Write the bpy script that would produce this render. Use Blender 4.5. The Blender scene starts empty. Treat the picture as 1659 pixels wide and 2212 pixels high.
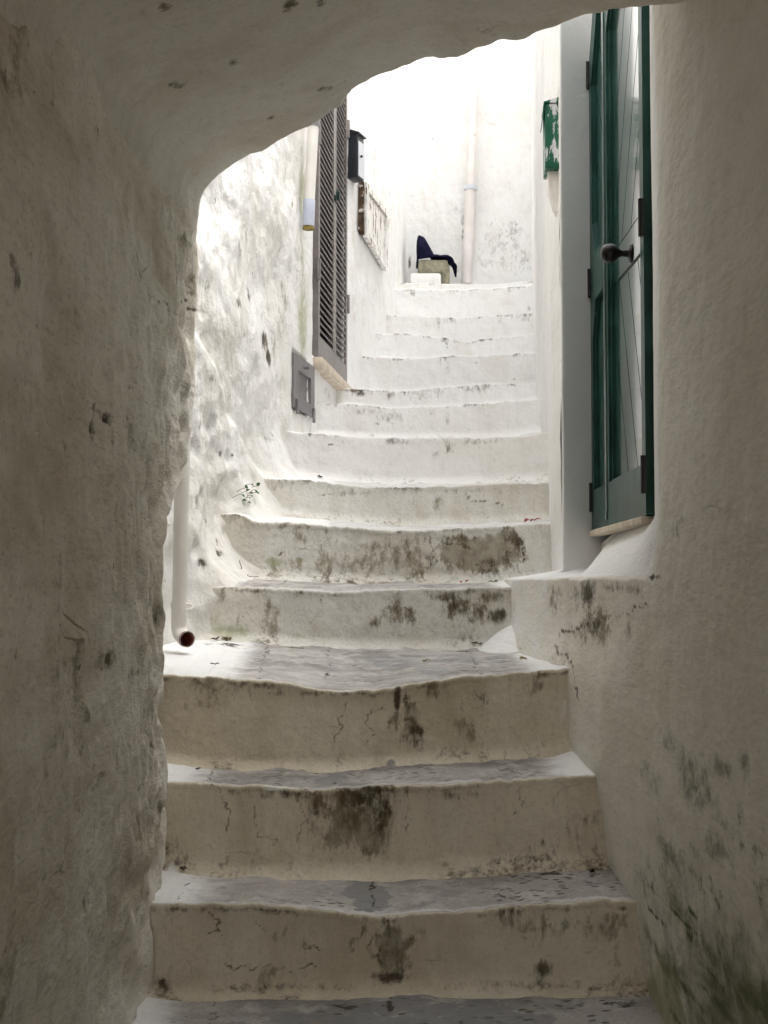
import bpy, bmesh, math, random
import numpy as np
from mathutils import Vector, Matrix
rng = random.Random(7)
SC = bpy.context.scene
COL = SC.collection

# ------------------------------------------------------------------ camera
F = 2900.0; CX, CY = 829.5, 1106.0
PITCH = math.atan((1248 - 1106) / F)
ca, sa = math.cos(PITCH), math.sin(PITCH)

def ray(x, y):
    cx = (x - CX) / F; cy = (CY - y) / F
    return np.array([cx, ca - cy * sa, sa + cy * ca])
def pY(x, y, Y):
    d = ray(x, y); return d * (Y / d[1])
def pX(x, y, X):
    d = ray(x, y); return d * (X / d[0])
def pW(x, y, A, B):
    """point of the sight line on the vertical plane through plan points A, B"""
    d = ray(x, y); n = np.array([B[1] - A[1], A[0] - B[0]])
    t = (n[0] * A[0] + n[1] * A[1]) / (n[0] * d[0] + n[1] * d[1])
    return d * t

# ------------------------------------------------------------------ noise
_p = np.random.RandomState(3).permutation(256); _p = np.concatenate([_p, _p, _p])
_g = np.random.RandomState(5).normal(size=(256, 3)); _g /= np.linalg.norm(_g, axis=1)[:, None]
def perlin(x, y, z):
    x, y, z = np.broadcast_arrays(np.asarray(x, float), np.asarray(y, float), np.asarray(z, float))
    xi, yi, zi = np.floor(x).astype(int), np.floor(y).astype(int), np.floor(z).astype(int)
    xf, yf, zf = x - xi, y - yi, z - zi
    u, v, w = [t * t * t * (t * (t * 6 - 15) + 10) for t in (xf, yf, zf)]
    def gr(a, b, c):
        h = _p[(_p[(_p[(xi + a) & 255] + yi + b) & 255] + zi + c) & 255]
        g = _g[h]
        return g[..., 0] * (xf - a) + g[..., 1] * (yf - b) + g[..., 2] * (zf - c)
    def L(a, b, t): return a + (b - a) * t
    return L(L(L(gr(0,0,0), gr(1,0,0), u), L(gr(0,1,0), gr(1,1,0), u), v),
             L(L(gr(0,0,1), gr(1,0,1), u), L(gr(0,1,1), gr(1,1,1), u), v), w) * 1.5
def fbm(x, y, z, o=4):
    s = 0; a = 1.0
    for i in range(o):
        s = s + a * perlin(x * 2 ** i + 17 * i, y * 2 ** i + 5 * i, z * 2 ** i + 31 * i); a *= 0.5
    return s
def sstep(a, b, x):
    t = np.clip((x - a) / (b - a), 0, 1); return t * t * (3 - 2 * t)

# ------------------------------------------------------------------ object helpers
def tag(o, label=None, cat=None, group=None, kind=None):
    if label: o['label'] = label
    if cat: o['category'] = cat
    if group: o['group'] = group
    if kind: o['kind'] = kind
    return o
def empty(name, loc, label, cat, group=None):
    o = bpy.data.objects.new(name, None); COL.objects.link(o); o.location = loc
    o.empty_display_size = 0.1
    return tag(o, label, cat, group)
def link(name, me, mat, parent=None, smooth=True):
    o = bpy.data.objects.new(name, me); COL.objects.link(o)
    if mat: me.materials.append(mat)
    if smooth: me.polygons.foreach_set('use_smooth', [True] * len(me.polygons))
    if parent is not None:
        o.parent = parent
        bpy.context.view_layer.update()
        o.matrix_parent_inverse = parent.matrix_world.inverted()
    me.update()
    return o
def grid(name, P, mat, parent=None, attrs=None, back=None, smooth=True):
    """sheet of points P[r,c,3] as a mesh; with back=(dx,dy,dz) it becomes a solid body of that thickness"""
    nr, nc = P.shape[:2]
    V = P.reshape(-1, 3)
    r, c = np.meshgrid(np.arange(nr - 1), np.arange(nc - 1), indexing='ij')
    a = (r * nc + c).ravel()
    Fq = np.stack([a, a + 1, a + nc + 1, a + nc], 1)
    faces = Fq.tolist(); verts = V.tolist()
    if back is not None:
        loop = list(range(nc)) + [i * nc + nc - 1 for i in range(1, nr)] + \
               [(nr - 1) * nc + j for j in range(nc - 2, -1, -1)] + [i * nc for i in range(nr - 2, 0, -1)]
        n0 = len(verts); b = np.array(back)
        verts += (V[loop] + b).tolist()
        k = len(loop)
        for i in range(k):
            j = (i + 1) % k
            faces.append([loop[j], loop[i], n0 + i, n0 + j])
        # back: strips between facing sides
        cen = len(verts); verts.append((V[loop] + b).mean(0).tolist())
        for i in range(k):
            faces.append([cen, n0 + (i + 1) % k, n0 + i])
    me = bpy.data.meshes.new(name)
    me.from_pydata(verts, [], faces)
    if attrs:
        for key, A in attrs.items():
            at = me.attributes.new(key, 'FLOAT', 'POINT')
            full = np.zeros(len(verts), np.float32); full[:nr * nc] = A.reshape(-1)
            at.data.foreach_set('value', full)
    o = link(name, me, mat, parent, smooth)
    if back is not None:
        sm = np.ones(len(faces), bool); sm[len(Fq):] = False
        me.polygons.foreach_set('use_smooth', sm if smooth else np.zeros(len(faces), bool))
    return o

class MB:
    """collects shapes into one mesh"""
    def __init__(s): s.bm = bmesh.new()
    def box(s, lo, hi, bevel=0.0, M=None):
        lo = Vector(lo); hi = Vector(hi)
        r = bmesh.ops.create_cube(s.bm, size=1.0)
        vs = r['verts']
        for v in vs:
            v.co = Vector(((v.co.x + .5) * (hi.x - lo.x) + lo.x, (v.co.y + .5) * (hi.y - lo.y) + lo.y, (v.co.z + .5) * (hi.z - lo.z) + lo.z))
        if bevel > 0:
            es = list({e for v in vs for e in v.link_edges})
            q = bmesh.ops.bevel(s.bm, geom=es, offset=bevel, segments=2, affect='EDGES', profile=0.5)
            vs = list({v for f in q['faces'] for v in f.verts} | {v for v in vs if v.is_valid})
        if M is not None:
            for v in vs: v.co = M @ v.co
        return s
    def poly(s, pts, n, holes=()):
        """flat outline pts (3D list) extruded by vector n, with holes"""
        n = Vector(n)
        edges = []
        for lp in [pts] + list(holes):
            vs = [s.bm.verts.new(p) for p in lp]
            for i in range(len(vs)): edges.append(s.bm.edges.new((vs[i], vs[(i + 1) % len(vs)])))
        if holes:
            r = bmesh.ops.triangle_fill(s.bm, edges=edges, use_beauty=True, use_dissolve=False)
            fs = [g for g in r['geom'] if isinstance(g, bmesh.types.BMFace)]
        else:
            fs = [s.bm.faces.new([e.verts[0] if i == 0 else None for i, e in enumerate(edges)][:1] + [])] if False else \
                 [s.bm.faces.new(_ring(edges))]
        r = bmesh.ops.extrude_face_region(s.bm, geom=fs)
        for g in r['geom']:
            if isinstance(g, bmesh.types.BMVert): g.co += n
        return s
    def tube(s, pts, rad, seg=14, caps=True):
        pts = [Vector(p) for p in pts]
        rs = rad if isinstance(rad, (list, tuple)) else [rad] * len(pts)
        rings = []; prev = None
        for i, p in enumerate(pts):
            d = (pts[min(i + 1, len(pts) - 1)] - pts[max(i - 1, 0)]).normalized()
            up = prev if prev is not None else (Vector((0, 0, 1)) if abs(d.z) < .9 else Vector((1, 0, 0)))
            a = d.cross(up).normalized(); b = a.cross(d).normalized(); prev = b
            rings.append([s.bm.verts.new(p + (a * math.cos(2 * math.pi * k / seg) + b * math.sin(2 * math.pi * k / seg)) * rs[i]) for k in range(seg)])
        for i in range(len(rings) - 1):
            for k in range(seg):
                s.bm.faces.new((rings[i][k], rings[i][(k + 1) % seg], rings[i + 1][(k + 1) % seg], rings[i + 1][k]))
        if caps:
            s.bm.faces.new(rings[0][::-1]); s.bm.faces.new(rings[-1])
        return s
    def build(s, name, mat, parent=None, smooth=False, M=None, autosmooth=True):
        if M is not None:
            for v in s.bm.verts: v.co = M @ v.co
        bmesh.ops.recalc_face_normals(s.bm, faces=s.bm.faces[:])
        me = bpy.data.meshes.new(name); 
        if smooth:
            for f in s.bm.faces: f.smooth = True
            for e in s.bm.edges:
                if len(e.link_faces) == 2 and e.calc_face_angle(0) > math.radians(38): e.smooth = False
        s.bm.to_mesh(me); s.bm.free()
        return link(name, me, mat, parent, smooth=False)
def _ring(edges):
    vs = []
    for e in edges:
        pass
    # edges were made in loop order: rebuild the vertex order
    v = edges[0].verts[0] if edges[0].verts[0] not in edges[1].verts else edges[0].verts[1]
    for e in edges:
        vs.append(v); v = e.other_vert(v)
    return vs
def clip(poly, a, b, c):
    """keep the part of a 2D polygon with a*x+b*y<=c"""
    out = []
    for i in range(len(poly)):
        p, q = poly[i], poly[(i + 1) % len(poly)]
        dp, dq = a * p[0] + b * p[1] - c, a * q[0] + b * q[1] - c
        if dp <= 0: out.append(p)
        if dp * dq < 0:
            t = dp / (dp - dq); out.append((p[0] + (q[0] - p[0]) * t, p[1] + (q[1] - p[1]) * t))
    return out

# ------------------------------------------------------------------ materials
class NT:
    def __init__(s, name):
        s.m = bpy.data.materials.new(name); s.m.use_nodes = True
        s.t = s.m.node_tree; s.t.nodes.clear()
        s.out = s.n('ShaderNodeOutputMaterial'); s.b = s.n('ShaderNodeBsdfPrincipled')
        s.l(s.b.outputs[0], s.out.inputs[0])
        s.co = s.n('ShaderNodeTexCoord').outputs['Object']
    def n(s, t, **k):
        x = s.t.nodes.new(t)
        for a, v in k.items(): setattr(x, a, v)
        return x
    def l(s, a, b): s.t.links.new(a, b)
    def map(s, sc=(1, 1, 1), rot=(0, 0, 0)):
        m = s.n('ShaderNodeMapping'); m.inputs['Scale'].default_value = sc; m.inputs['Rotation'].default_value = rot
        s.l(s.co, m.inputs['Vector']); return m.outputs[0]
    def noise(s, scale, det=5, rough=.55, vec=None, dist=0.0):
        x = s.n('ShaderNodeTexNoise'); x.inputs['Scale'].default_value = scale; x.inputs['Detail'].default_value = det
        x.inputs['Roughness'].default_value = rough; x.inputs['Distortion'].default_value = dist
        s.l(vec if vec is not None else s.co, x.inputs['Vector']); return x.outputs['Fac']
    def math(s, op, a, b=None, c=None, clampit=False):
        x = s.n('ShaderNodeMath', operation=op, use_clamp=clampit)
        for i, v in enumerate((a, b, c)):
            if v is None: continue
            if isinstance(v, (int, float)): x.inputs[i].default_value = v
            else: s.l(v, x.inputs[i])
        return x.outputs[0]
    def ss(s, v, lo, hi, a=0.0, b=1.0):
        x = s.n('ShaderNodeMapRange', interpolation_type='SMOOTHSTEP')
        s.l(v, x.inputs[0])
        for i, q in enumerate((lo, hi, a, b)): x.inputs[i + 1].default_value = q
        return x.outputs[0]
    def attr(s, name):
        x = s.n('ShaderNodeAttribute', attribute_name=name); return x.outputs['Fac']
    def mix(s, f, a, b):
        x = s.n('ShaderNodeMix', data_type='RGBA')
        if isinstance(f, (int, float)): x.inputs[0].default_value = f
        else: s.l(f, x.inputs[0])
        for i, v in ((6, a), (7, b)):
            if isinstance(v, tuple): x.inputs[i].default_value = (*v[:3], 1)
            else: s.l(v, x.inputs[i])
        return x.outputs[2]
    def bump(s, h, strength, dist, prev=None):
        x = s.n('ShaderNodeBump'); x.inputs['Strength'].default_value = strength; x.inputs['Distance'].default_value = dist
        s.l(h, x.inputs['Height'])
        if prev is not None: s.l(prev, x.inputs['Normal'])
        return x.outputs[0]
    def fin(s, col, rough=.9, nrm=None, spec=.2):
        if isinstance(col, tuple): s.b.inputs['Base Color'].default_value = (*col, 1)
        else: s.l(col, s.b.inputs['Base Color'])
        if isinstance(rough, (int, float)): s.b.inputs['Roughness'].default_value = rough
        else: s.l(rough, s.b.inputs['Roughness'])
        s.b.inputs['Specular IOR Level'].default_value = spec
        if nrm is not None: s.l(nrm, s.b.inputs['Normal'])
        return s.m

def plaster(name, base=(.80, .77, .70), tan=(.60, .51, .38), mott=.55, streak=.4, chips=.66, cracks=.5, flat=0.3, vert='z', bumps=1.0, grain=.30, ys=1.0, moss=(.045, .062, .018)):
    s = NT(name)
    if ys != 1.0: s.co = s.map((1, ys, 1))
    st = s.map((7, 7, 1.5))
    n1 = s.noise(2.6, 5, .62); n2 = s.noise(1.0, 4, .6, st); n3 = s.noise(9, 4, .65); n4 = s.noise(26, 3, .65)
    n5 = s.noise(75, 3, .6)
    f1 = s.math('MULTIPLY', s.ss(n1, .42, .68), mott)
    c = s.mix(f1, base, tan)
    f2 = s.math('MULTIPLY', s.ss(n2, .5, .72), streak)
    c = s.mix(f2, c, (tan[0] * .82, tan[1] * .80, tan[2] * .74))
    f3 = s.math('MULTIPLY', s.ss(n3, .5, .75), .35 * mott)
    c = s.mix(f3, c, (.42, .37, .29))
    # fresh limewash patches
    nf = s.noise(4.2, 6, .6, s.map((1, 1, .6)))
    c = s.mix(s.ss(nf, .60, .72, 0, flat), c, (.84, .83, .80))
    # hairline cracks, only here and there
    vd = s.n('ShaderNodeMix', data_type='VECTOR'); vd.inputs[0].default_value = .09
    nz = s.n('ShaderNodeTexNoise'); nz.inputs['Scale'].default_value = 6; nz.inputs['Detail'].default_value = 6
    s.l(s.co, nz.inputs['Vector']); s.l(s.co, vd.inputs[4]); s.l(nz.outputs['Color'], vd.inputs[5])
    vo = s.n('ShaderNodeTexVoronoi', feature='DISTANCE_TO_EDGE'); vo.inputs['Scale'].default_value = 4.0
    s.l(vd.outputs[1], vo.inputs['Vector'])
    crk = s.math('MULTIPLY', s.ss(vo.outputs[0], .002, .010, 1, 0), s.ss(s.noise(3.3, 4, .6), .58, .70))
    crk = s.math('MULTIPLY', crk, cracks)
    c = s.mix(crk, c, (.26, .20, .12))
    # chips and flecks
    chip = s.ss(s.noise(13, 6, .64, s.map((1, 1, .7))), chips, chips + .035)
    fleck = s.ss(s.noise(55, 4, .7), .715, .75)
    fleck = s.math('MULTIPLY', fleck, s.ss(n1, .45, .62))
    c = s.mix(s.math('MULTIPLY', chip, .75), c, (.22, .16, .085))
    c = s.mix(s.math('MULTIPLY', fleck, .7), c, (.13, .09, .05))
    ng = s.noise(105, 3, .75)
    c = s.mix(s.ss(ng, .50, .68, 0, grain), c, (.34, .30, .23))
    br = s.noise(1.0, 4, .6, s.map((48, 48, 5)))
    c = s.mix(s.ss(br, .50, .68, 0, .30 * streak), c, (.40, .35, .27))
    ngb = s.noise(22, 7, .68)
    c = s.mix(s.ss(ngb, .52, .70, 0, .30 * mott), c, (.36, .31, .22))
    rag = s.math('MULTIPLY', s.math('SUBTRACT', s.noise(13, 6, .70, s.map((1, 1, .6)), .4), .5), 2.2)
    rag2 = s.math('MULTIPLY', s.math('SUBTRACT', s.noise(58, 4, .74, s.map((1, 1, .4))), .5), 2.2)
    # bare render / stone, stains, moss: each has its own painted extent (vertex attribute) with a ragged rim
    ab_ = s.attr('bare')
    ab = s.math('MULTIPLY_ADD', s.ss(ab_, .0, .12), s.math('ADD', s.math('MULTIPLY', rag, .6), s.math('MULTIPLY', rag2, .3)), ab_)
    fb = s.ss(ab, .30, .52)
    bare = s.mix(s.ss(n4, .4, .65), (.34, .30, .22), (.20, .16, .10))
    c = s.mix(s.math('MULTIPLY', fb, .8), c, bare)
    at_ = s.attr('dirt')
    ad = s.math('MULTIPLY_ADD', s.ss(at_, .0, .12), s.math('ADD', s.math('MULTIPLY', rag, .70), s.math('MULTIPLY', rag2, .75)), at_)
    fd = s.ss(ad, .16, .92)
    dcol = s.mix(s.ss(n3, .42, .62), (.055, .038, .021), (.16, .115, .062))
    c = s.mix(s.math('MULTIPLY', fd, .92), c, dcol)
    ag_ = s.attr('grey')
    ag = s.math('MULTIPLY_ADD', s.ss(ag_, .0, .12), s.math('ADD', s.math('MULTIPLY', rag, .9), s.math('MULTIPLY', rag2, .25)), ag_)
    c = s.mix(s.math('MULTIPLY', s.ss(ag, .22, .80, 0, .75), s.ss(rag2, -.42, .22, .35, 1)), c, s.mix(s.ss(rag2, -.2, .3), (.36, .35, .29), (.19, .19, .15)))
    am_ = s.attr('moss')
    am = s.math('MULTIPLY_ADD', s.ss(am_, .0, .12), s.math('ADD', s.math('MULTIPLY', rag, .6), s.math('MULTIPLY', rag2, 1.1)), am_)
    c = s.mix(s.ss(am, .38, .98, 0, .9), c, s.mix(s.ss(n5, .4, .6), moss, (moss[0] * 2, moss[1] * 2, moss[2] * 1.7)))
    au_ = s.attr('algae')
    au = s.math('MULTIPLY_ADD', s.ss(au_, .0, .12), s.math('MULTIPLY', rag, .6), au_)
    c = s.mix(s.ss(au, .3, .9, 0, .6), c, (.30, .31, .13))
    ao_ = s.attr('mould')
    ao = s.math('MULTIPLY_ADD', s.ss(ao_, .0, .15), s.math('ADD', s.math('MULTIPLY', rag, .8), s.math('MULTIPLY', rag2, .3)), ao_)
    c = s.mix(s.ss(ao, .05, 1.0, 0, .82), c, (.125, .13, .085))
    aw_ = s.attr('wash')
    aw = s.math('MULTIPLY_ADD', s.ss(aw_, 0, .1), s.math('MULTIPLY', rag, .7), aw_)
    c = s.mix(s.ss(aw, .30, .72, 0, .92), c, (.84, .84, .83))
    ck = s.math('MULTIPLY', s.ss(s.attr('crack'), .2, .9), s.ss(s.noise(9, 4, .6), .36, .56))
    c = s.mix(s.math('MULTIPLY', ck, .8), c, (.15, .105, .055))
    h = s.math('ADD', s.math('MULTIPLY', n3, .6), s.math('ADD', s.math('MULTIPLY', n4, .3), s.math('MULTIPLY', n5, .12)))
    h = s.math('ADD', h, s.math('MULTIPLY', br, .14 * streak))
    h = s.math('SUBTRACT', h, s.math('MULTIPLY', fd, .08))
    h = s.math('SUBTRACT', h, s.math('MULTIPLY', chip, .12))
    nr = s.bump(h, .55 * bumps, .03)
    return s.fin(c, .92, nr, .15)

def tread_mat(name):
    s = NT(name)
    a = s.noise(3.0, 6, .65, s.map((1, 2, 1))); n3 = s.noise(12, 6, .65); n5 = s.noise(60, 4, .65)
    c = s.mix(s.ss(a, .40, .62), (.40, .375, .345), (.225, .21, .195))
    c = s.mix(s.ss(n3, .47, .68, 0, .6), c, (.60, .575, .54))
    ng = s.noise(140, 3, .7)
    c = s.mix(s.ss(ng, .48, .62, 0, .35), c, (.20, .18, .165))
    # chisel pits: short dark dashes across the tread
    pv = s.n('ShaderNodeTexVoronoi', feature='F1'); pv.inputs['Scale'].default_value = 1.0; pv.inputs['Randomness'].default_value = .75
    s.l(s.map((26, 55, 1)), pv.inputs['Vector'])
    pit = s.math('MULTIPLY', s.ss(pv.outputs['Distance'], .18, .34, 1, 0), s.ss(s.noise(4.5, 3, .5), .44, .54))
    c = s.mix(s.math('MULTIPLY', pit, .85), c, (.10, .085, .07))
    dash = s.ss(s.noise(1.0, 5, .6, s.map((9, 60, 20))), .60, .70)
    c = s.mix(s.math('MULTIPLY', dash, .55), c, (.16, .135, .11))
    rag = s.math('MULTIPLY', s.math('SUBTRACT', s.noise(15, 8, .68, s.map((.7, 1.2, 1))), .5), 1.8)
    ag_ = s.attr('grey')
    ag = s.math('MULTIPLY_ADD', s.ss(ag_, 0, .1), s.math('MULTIPLY', rag, 1.1), ag_)
    c = s.mix(s.ss(ag, .46, .52, 0, .8), c, (.215, .215, .215))
    aw = s.math('ADD', s.attr('wash'), s.math('MULTIPLY', rag, .55))
    fw = s.ss(aw, .08, 1.0)
    c = s.mix(s.math('MULTIPLY', fw, .95), c, (.82, .82, .81))
    ad = s.math('ADD', s.attr('dirt'), s.math('MULTIPLY', rag, 1.6))
    c = s.mix(s.ss(ad, .48, .68, 0, .9), c, (.06, .045, .03))
    fl = s.ss(s.noise(48, 4, .7), .69, .73)
    c = s.mix(s.math('MULTIPLY', fl, .8), c, (.09, .07, .05))
    h = s.math('ADD', s.math('MULTIPLY', n3, .5), s.math('MULTIPLY', n5, .2))
    h = s.math('SUBTRACT', h, s.math('MULTIPLY', pit, .25))
    return s.fin(c, .8, s.bump(h, .5, .02), .25)

def simple(name, col, rough=.5, var=.15, scale=12, spec=.4, metal=0.0, bump=.0, coat=0.0, wear=None, wearcol=(.7, .7, .68), wth=.6, wmap=(1, 1, 1)):
    s = NT(name)
    n = s.noise(scale, 5, .6)
    c = s.mix(s.ss(n, .35, .7), tuple(q * (1 - var) for q in col), tuple(min(1, q * (1 + var)) for q in col))
    if wear:
        w = s.ss(s.noise(wear, 6, .65, s.map(wmap)), wth, wth + .05)
        c = s.mix(w, c, wearcol)
    nr = s.bump(n, bump, .01) if bump else None
    m = s.fin(c, rough, nr, spec)
    s.b.inputs['Metallic'].default_value = metal
    s.b.inputs['Coat Weight'].default_value = coat; s.b.inputs['Coat Roughness'].default_value = .06
    return m

M_PASS = plaster('old limewash', base=(.85, .815, .745), tan=(.56, .50, .40), mott=.85, streak=.22, chips=.672, cracks=.9, bumps=1.3, flat=.45, ys=.42)
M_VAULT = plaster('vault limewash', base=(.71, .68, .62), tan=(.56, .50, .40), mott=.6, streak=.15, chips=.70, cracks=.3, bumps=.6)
M_RIGHT = plaster('smooth damp plaster', base=(.83, .80, .74), tan=(.66, .61, .50), mott=.45, streak=.2, chips=.74, cracks=.5, flat=.1, bumps=.6, grain=.18, ys=.34)
M_RISER = plaster('riser limewash', base=(.77, .76, .72), tan=(.62, .56, .45), mott=.5, streak=.3, chips=.70, bumps=.7)
M_RISERLO = plaster('beige riser limewash', base=(.73, .665, .545), tan=(.52, .44, .31), mott=.6, streak=.4, chips=.69, bumps=.8, flat=.15)
M_ROUGH = plaster('flaking limewash', base=(.84, .835, .82), tan=(.66, .61, .51), mott=.35, streak=.3, chips=.655, cracks=.6, flat=.5, bumps=1.0, grain=.12)
M_WHITE = plaster('fresh limewash', base=(.84, .833, .815), tan=(.74, .71, .65), mott=.35, streak=.2, chips=.70, cracks=.5, bumps=.8, grain=.07)
M_TREAD = tread_mat('worn limestone')
M_GREEN = simple('green door gloss', (.024, .075, .063), .15, .15, 9, .6, coat=.7)
M_GREENFR = simple('green frame paint', (.022, .066, .056), .34, .25, 9, .16, wear=30, wearcol=(.09, .13, .11), wth=.62, wmap=(1, 1, .2))
M_GREENDK = simple('green door groove', (.006, .03, .024), .4, .1)
M_IRON = simple('black iron', (.012, .011, .011), .38, .3, 30, .5)
M_KNOB = simple('dark bronze', (.014, .011, .010), .34, .2, 30, .4)
M_TAUPE = simple('taupe shutter paint', (.22, .195, .185), .45, .12, 20, .4, wear=40, wearcol=(.36, .33, .31), wth=.64)
M_DARK = simple('near black', (.02, .014, .012), .7)
M_GREYDOOR = simple('grey hatch paint', (.20, .19, .195), .5, .12, 16, .35, wear=26, wearcol=(.66, .65, .64), wth=.655, wmap=(1, 1, .35))
M_STONE = simple('cream stone', (.60, .52, .42), .8, .15, 20, .2, bump=.3)
M_BENCH = simple('yellowish limestone', (.30, .28, .20), .85, .25, 28, .2, bump=.5)
M_PIPE = simple('painted pipe', (.80, .77, .72), .5, .05, 6, .3, wear=30, wearcol=(.30, .22, .16), wth=.70, bump=.1)
M_PIPERED = simple('red brown pipe', (.24, .065, .05), .5, .2, 20)
M_PIPEEND = simple('bluish pipe paint', (.56, .60, .70), .55, .12, 10, .3, wear=9, wearcol=(.46, .36, .14), wth=.62)
M_MOSSY = simple('mossy rim', (.25, .19, .05), .9, .4, 40)
M_PINK = simple('pinkish pipe paint', (.80, .75, .72), .6, .08, 5, .3, wear=24, wearcol=(.45, .30, .24), wth=.66, wmap=(1, 1, .3))
M_BOX = simple('black sheet metal', (.018, .022, .028), .35, .2, 20, .5)
M_BOXFRONT = simple('lit box front and grey collar', (.60, .62, .66), .3, .06, 8, .5)
M_WOOD = simple('flaking white wood', (.80, .78, .75), .75, .08, 14, .2, bump=.4, wear=9, wearcol=(.20, .12, .07), wth=.56, wmap=(3, 3, 1))
M_WOODDK = simple('bare weathered wood', (.10, .065, .04), .85, .4, 24, .2, bump=.4, wear=15, wearcol=(.60, .56, .50), wth=.58)
M_CLOTH = simple('navy cloth', (.006, .006, .028), .85, .3, 18, .15, bump=.5)
M_LEAF = simple('weed leaf', (.07, .13, .045), .6, .35, 60, .3)
M_DRY = simple('dry leaf', (.13, .085, .04), .8, .5, 80, .2)
M_DARKLEAF = simple('rotten leaf', (.03, .02, .014), .85, .5, 60, .2)
M_RED = simple('red petal', (.36, .07, .07), .7, .3, 60, .2)
M_YEL = simple('yellow leaf', (.28, .23, .07), .7, .3, 60, .2)
M_TWIG = simple('dry twig', (.16, .08, .06), .8, .3, 40, .2)
M_GBOX = simple('green box flaking', (.016, .13, .075), .45, .15, 18, .3, wear=19, wearcol=(.70, .70, .72), wth=.53, wmap=(1.3, 1, .42))
M_GROUND = plaster('street stone', base=(.42, .40, .36), tan=(.33, .30, .25), mott=.6, streak=0, chips=.70)

# ------------------------------------------------------------------ stains
def blob(P2, spots):
    """P2: (..,2) surface coordinates; spots: (u,v,ru,rv,strength[,angle]) in the same coordinates"""
    m = np.zeros(P2.shape[:-1])
    for sp in spots:
        u, v, ru, rv, k = sp[:5]
        du, dv = P2[..., 0] - u, P2[..., 1] - v
        if len(sp) > 5:
            a = sp[5]; du, dv = du * math.cos(a) + dv * math.sin(a), -du * math.sin(a) + dv * math.cos(a)
        q = np.sqrt((du / ru) ** 2 + (dv / rv) ** 2) if len(sp) < 7 else np.maximum(np.abs(du / ru), np.abs(dv / rv))
        m = np.maximum(m, k * np.clip(1.25 - q, 0, 1) / 1.0)
    return m
def line_mask(P2, pts, w, k=1.0, jag=.012):
    m = np.zeros(P2.shape[:-1])
    jx = fbm(P2[..., 0] * 30, P2[..., 1] * 30, 3.3, 3) * jag
    x, y = P2[..., 0] + jx, P2[..., 1] + fbm(P2[..., 0] * 30, P2[..., 1] * 30, 9.3, 3) * jag
    for (a, b) in zip(pts[:-1], pts[1:]):
        ax, ay = a; dx, dy = b[0] - ax, b[1] - ay
        t = np.clip(((x - ax) * dx + (y - ay) * dy) / (dx * dx + dy * dy + 1e-12), 0, 1)
        d = np.hypot(x - ax - t * dx, y - ay - t * dy)
        m = np.maximum(m, k * np.clip(1.4 - d / w, 0, 1))
    return m

# ================================================================== STAIRS
# (depth, nose line in the photograph, riser foot line)
STEPS = [
 (2.62, [(200,2480),(800,2500),(1400,2480)], None),
 (3.28, [(280,1952),(352,1951),(481,1951),(571,1950),(661,1964),(733,1968),(827,1982),(863,1978),(995,1971),(1155,1951),(1327,1943),(1420,1943)],
        [(280,2120),(345,2130),(445,2140),(625,2137),(863,2130),(1235,2131),(1340,2127),(1420,2125)]),
 (3.56, [(300,1687),(363,1687),(499,1694),(625,1703),(697,1708),(726,1699),(863,1696),(995,1693),(1259,1675),(1380,1670)],
        [(300,1865),(380,1870),(481,1888),(625,1888),(863,1886),(995,1875),(1275,1863),(1380,1860)]),
 (3.84, [(300,1452),(361,1457),(494,1464),(600,1472),(645,1480),(692,1488),(764,1494),(820,1488),(854,1482),(929,1475),(1007,1464),(1195,1443),(1300,1436)],
        [(300,1640),(363,1645),(445,1658),(697,1665),(863,1651),(995,1639),(1175,1631),(1251,1607),(1330,1600)]),
 (4.60, [(300,1262),(432,1266),(584,1270),(692,1277),(863,1274),(970,1270),(1086,1268),(1240,1262)],
        [(300,1374),(422,1378),(692,1396),(863,1401),(1043,1400),(1240,1400)]),
 (4.93, [(420,1108),(523,1112),(548,1124),(656,1131),(863,1148),(1007,1140),(1187,1130),(1260,1126)],
        [(380,1238),(476,1241),(656,1254),(863,1261),(1043,1256),(1223,1252),(1260,1252)]),
 (5.33, [(480,1030),(548,1033),(656,1036),(763,1050),(863,1054),(1043,1047),(1180,1040),(1240,1036)],
        [(480,1108),(584,1112),(763,1128),(863,1137),(1043,1133),(1176,1124),(1240,1120)]),
 (5.75, [(560,930),(640,935),(763,943),(869,946),(1043,945),(1141,942),(1182,931),(1240,928)],
        [(560,1014),(660,1030),(763,1042),(863,1047),(1043,1044),(1180,1036),(1240,1030)]),
 (6.40, [(620,862),(683,868),(763,873),(847,882),(931,878),(1043,872),(1182,860),(1240,856)], None),
 (7.00, [(700,838),(763,841),(875,844),(945,838),(1057,830),(1151,829),(1240,826)], None),
 (7.50, [(740,768),(813,771),(892,774),(945,769),(1043,769),(1144,762),(1240,758)], None),
 (7.90, [(780,718),(875,721),(931,726),(970,729),(988,737),(1000,742),(1015,738),(1043,734),(1141,722),(1240,718)], None),
 (8.30, [(800,680),(883,682),(959,686),(1015,684),(1149,676),(1240,672)], None),
 (8.80, [(820,624),(903,625),(973,627),(1071,623),(1149,615),(1240,610)], None),
 (9.02, [(820,611),(903,611),(980,613),(1071,614),(1159,606),(1240,602)], None),
]
NST = len(STEPS)
def line3(pts, Y):
    q = np.array([pY(x, y, Y) for x, y in pts]); return q[:, 0], q[:, 2]
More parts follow.
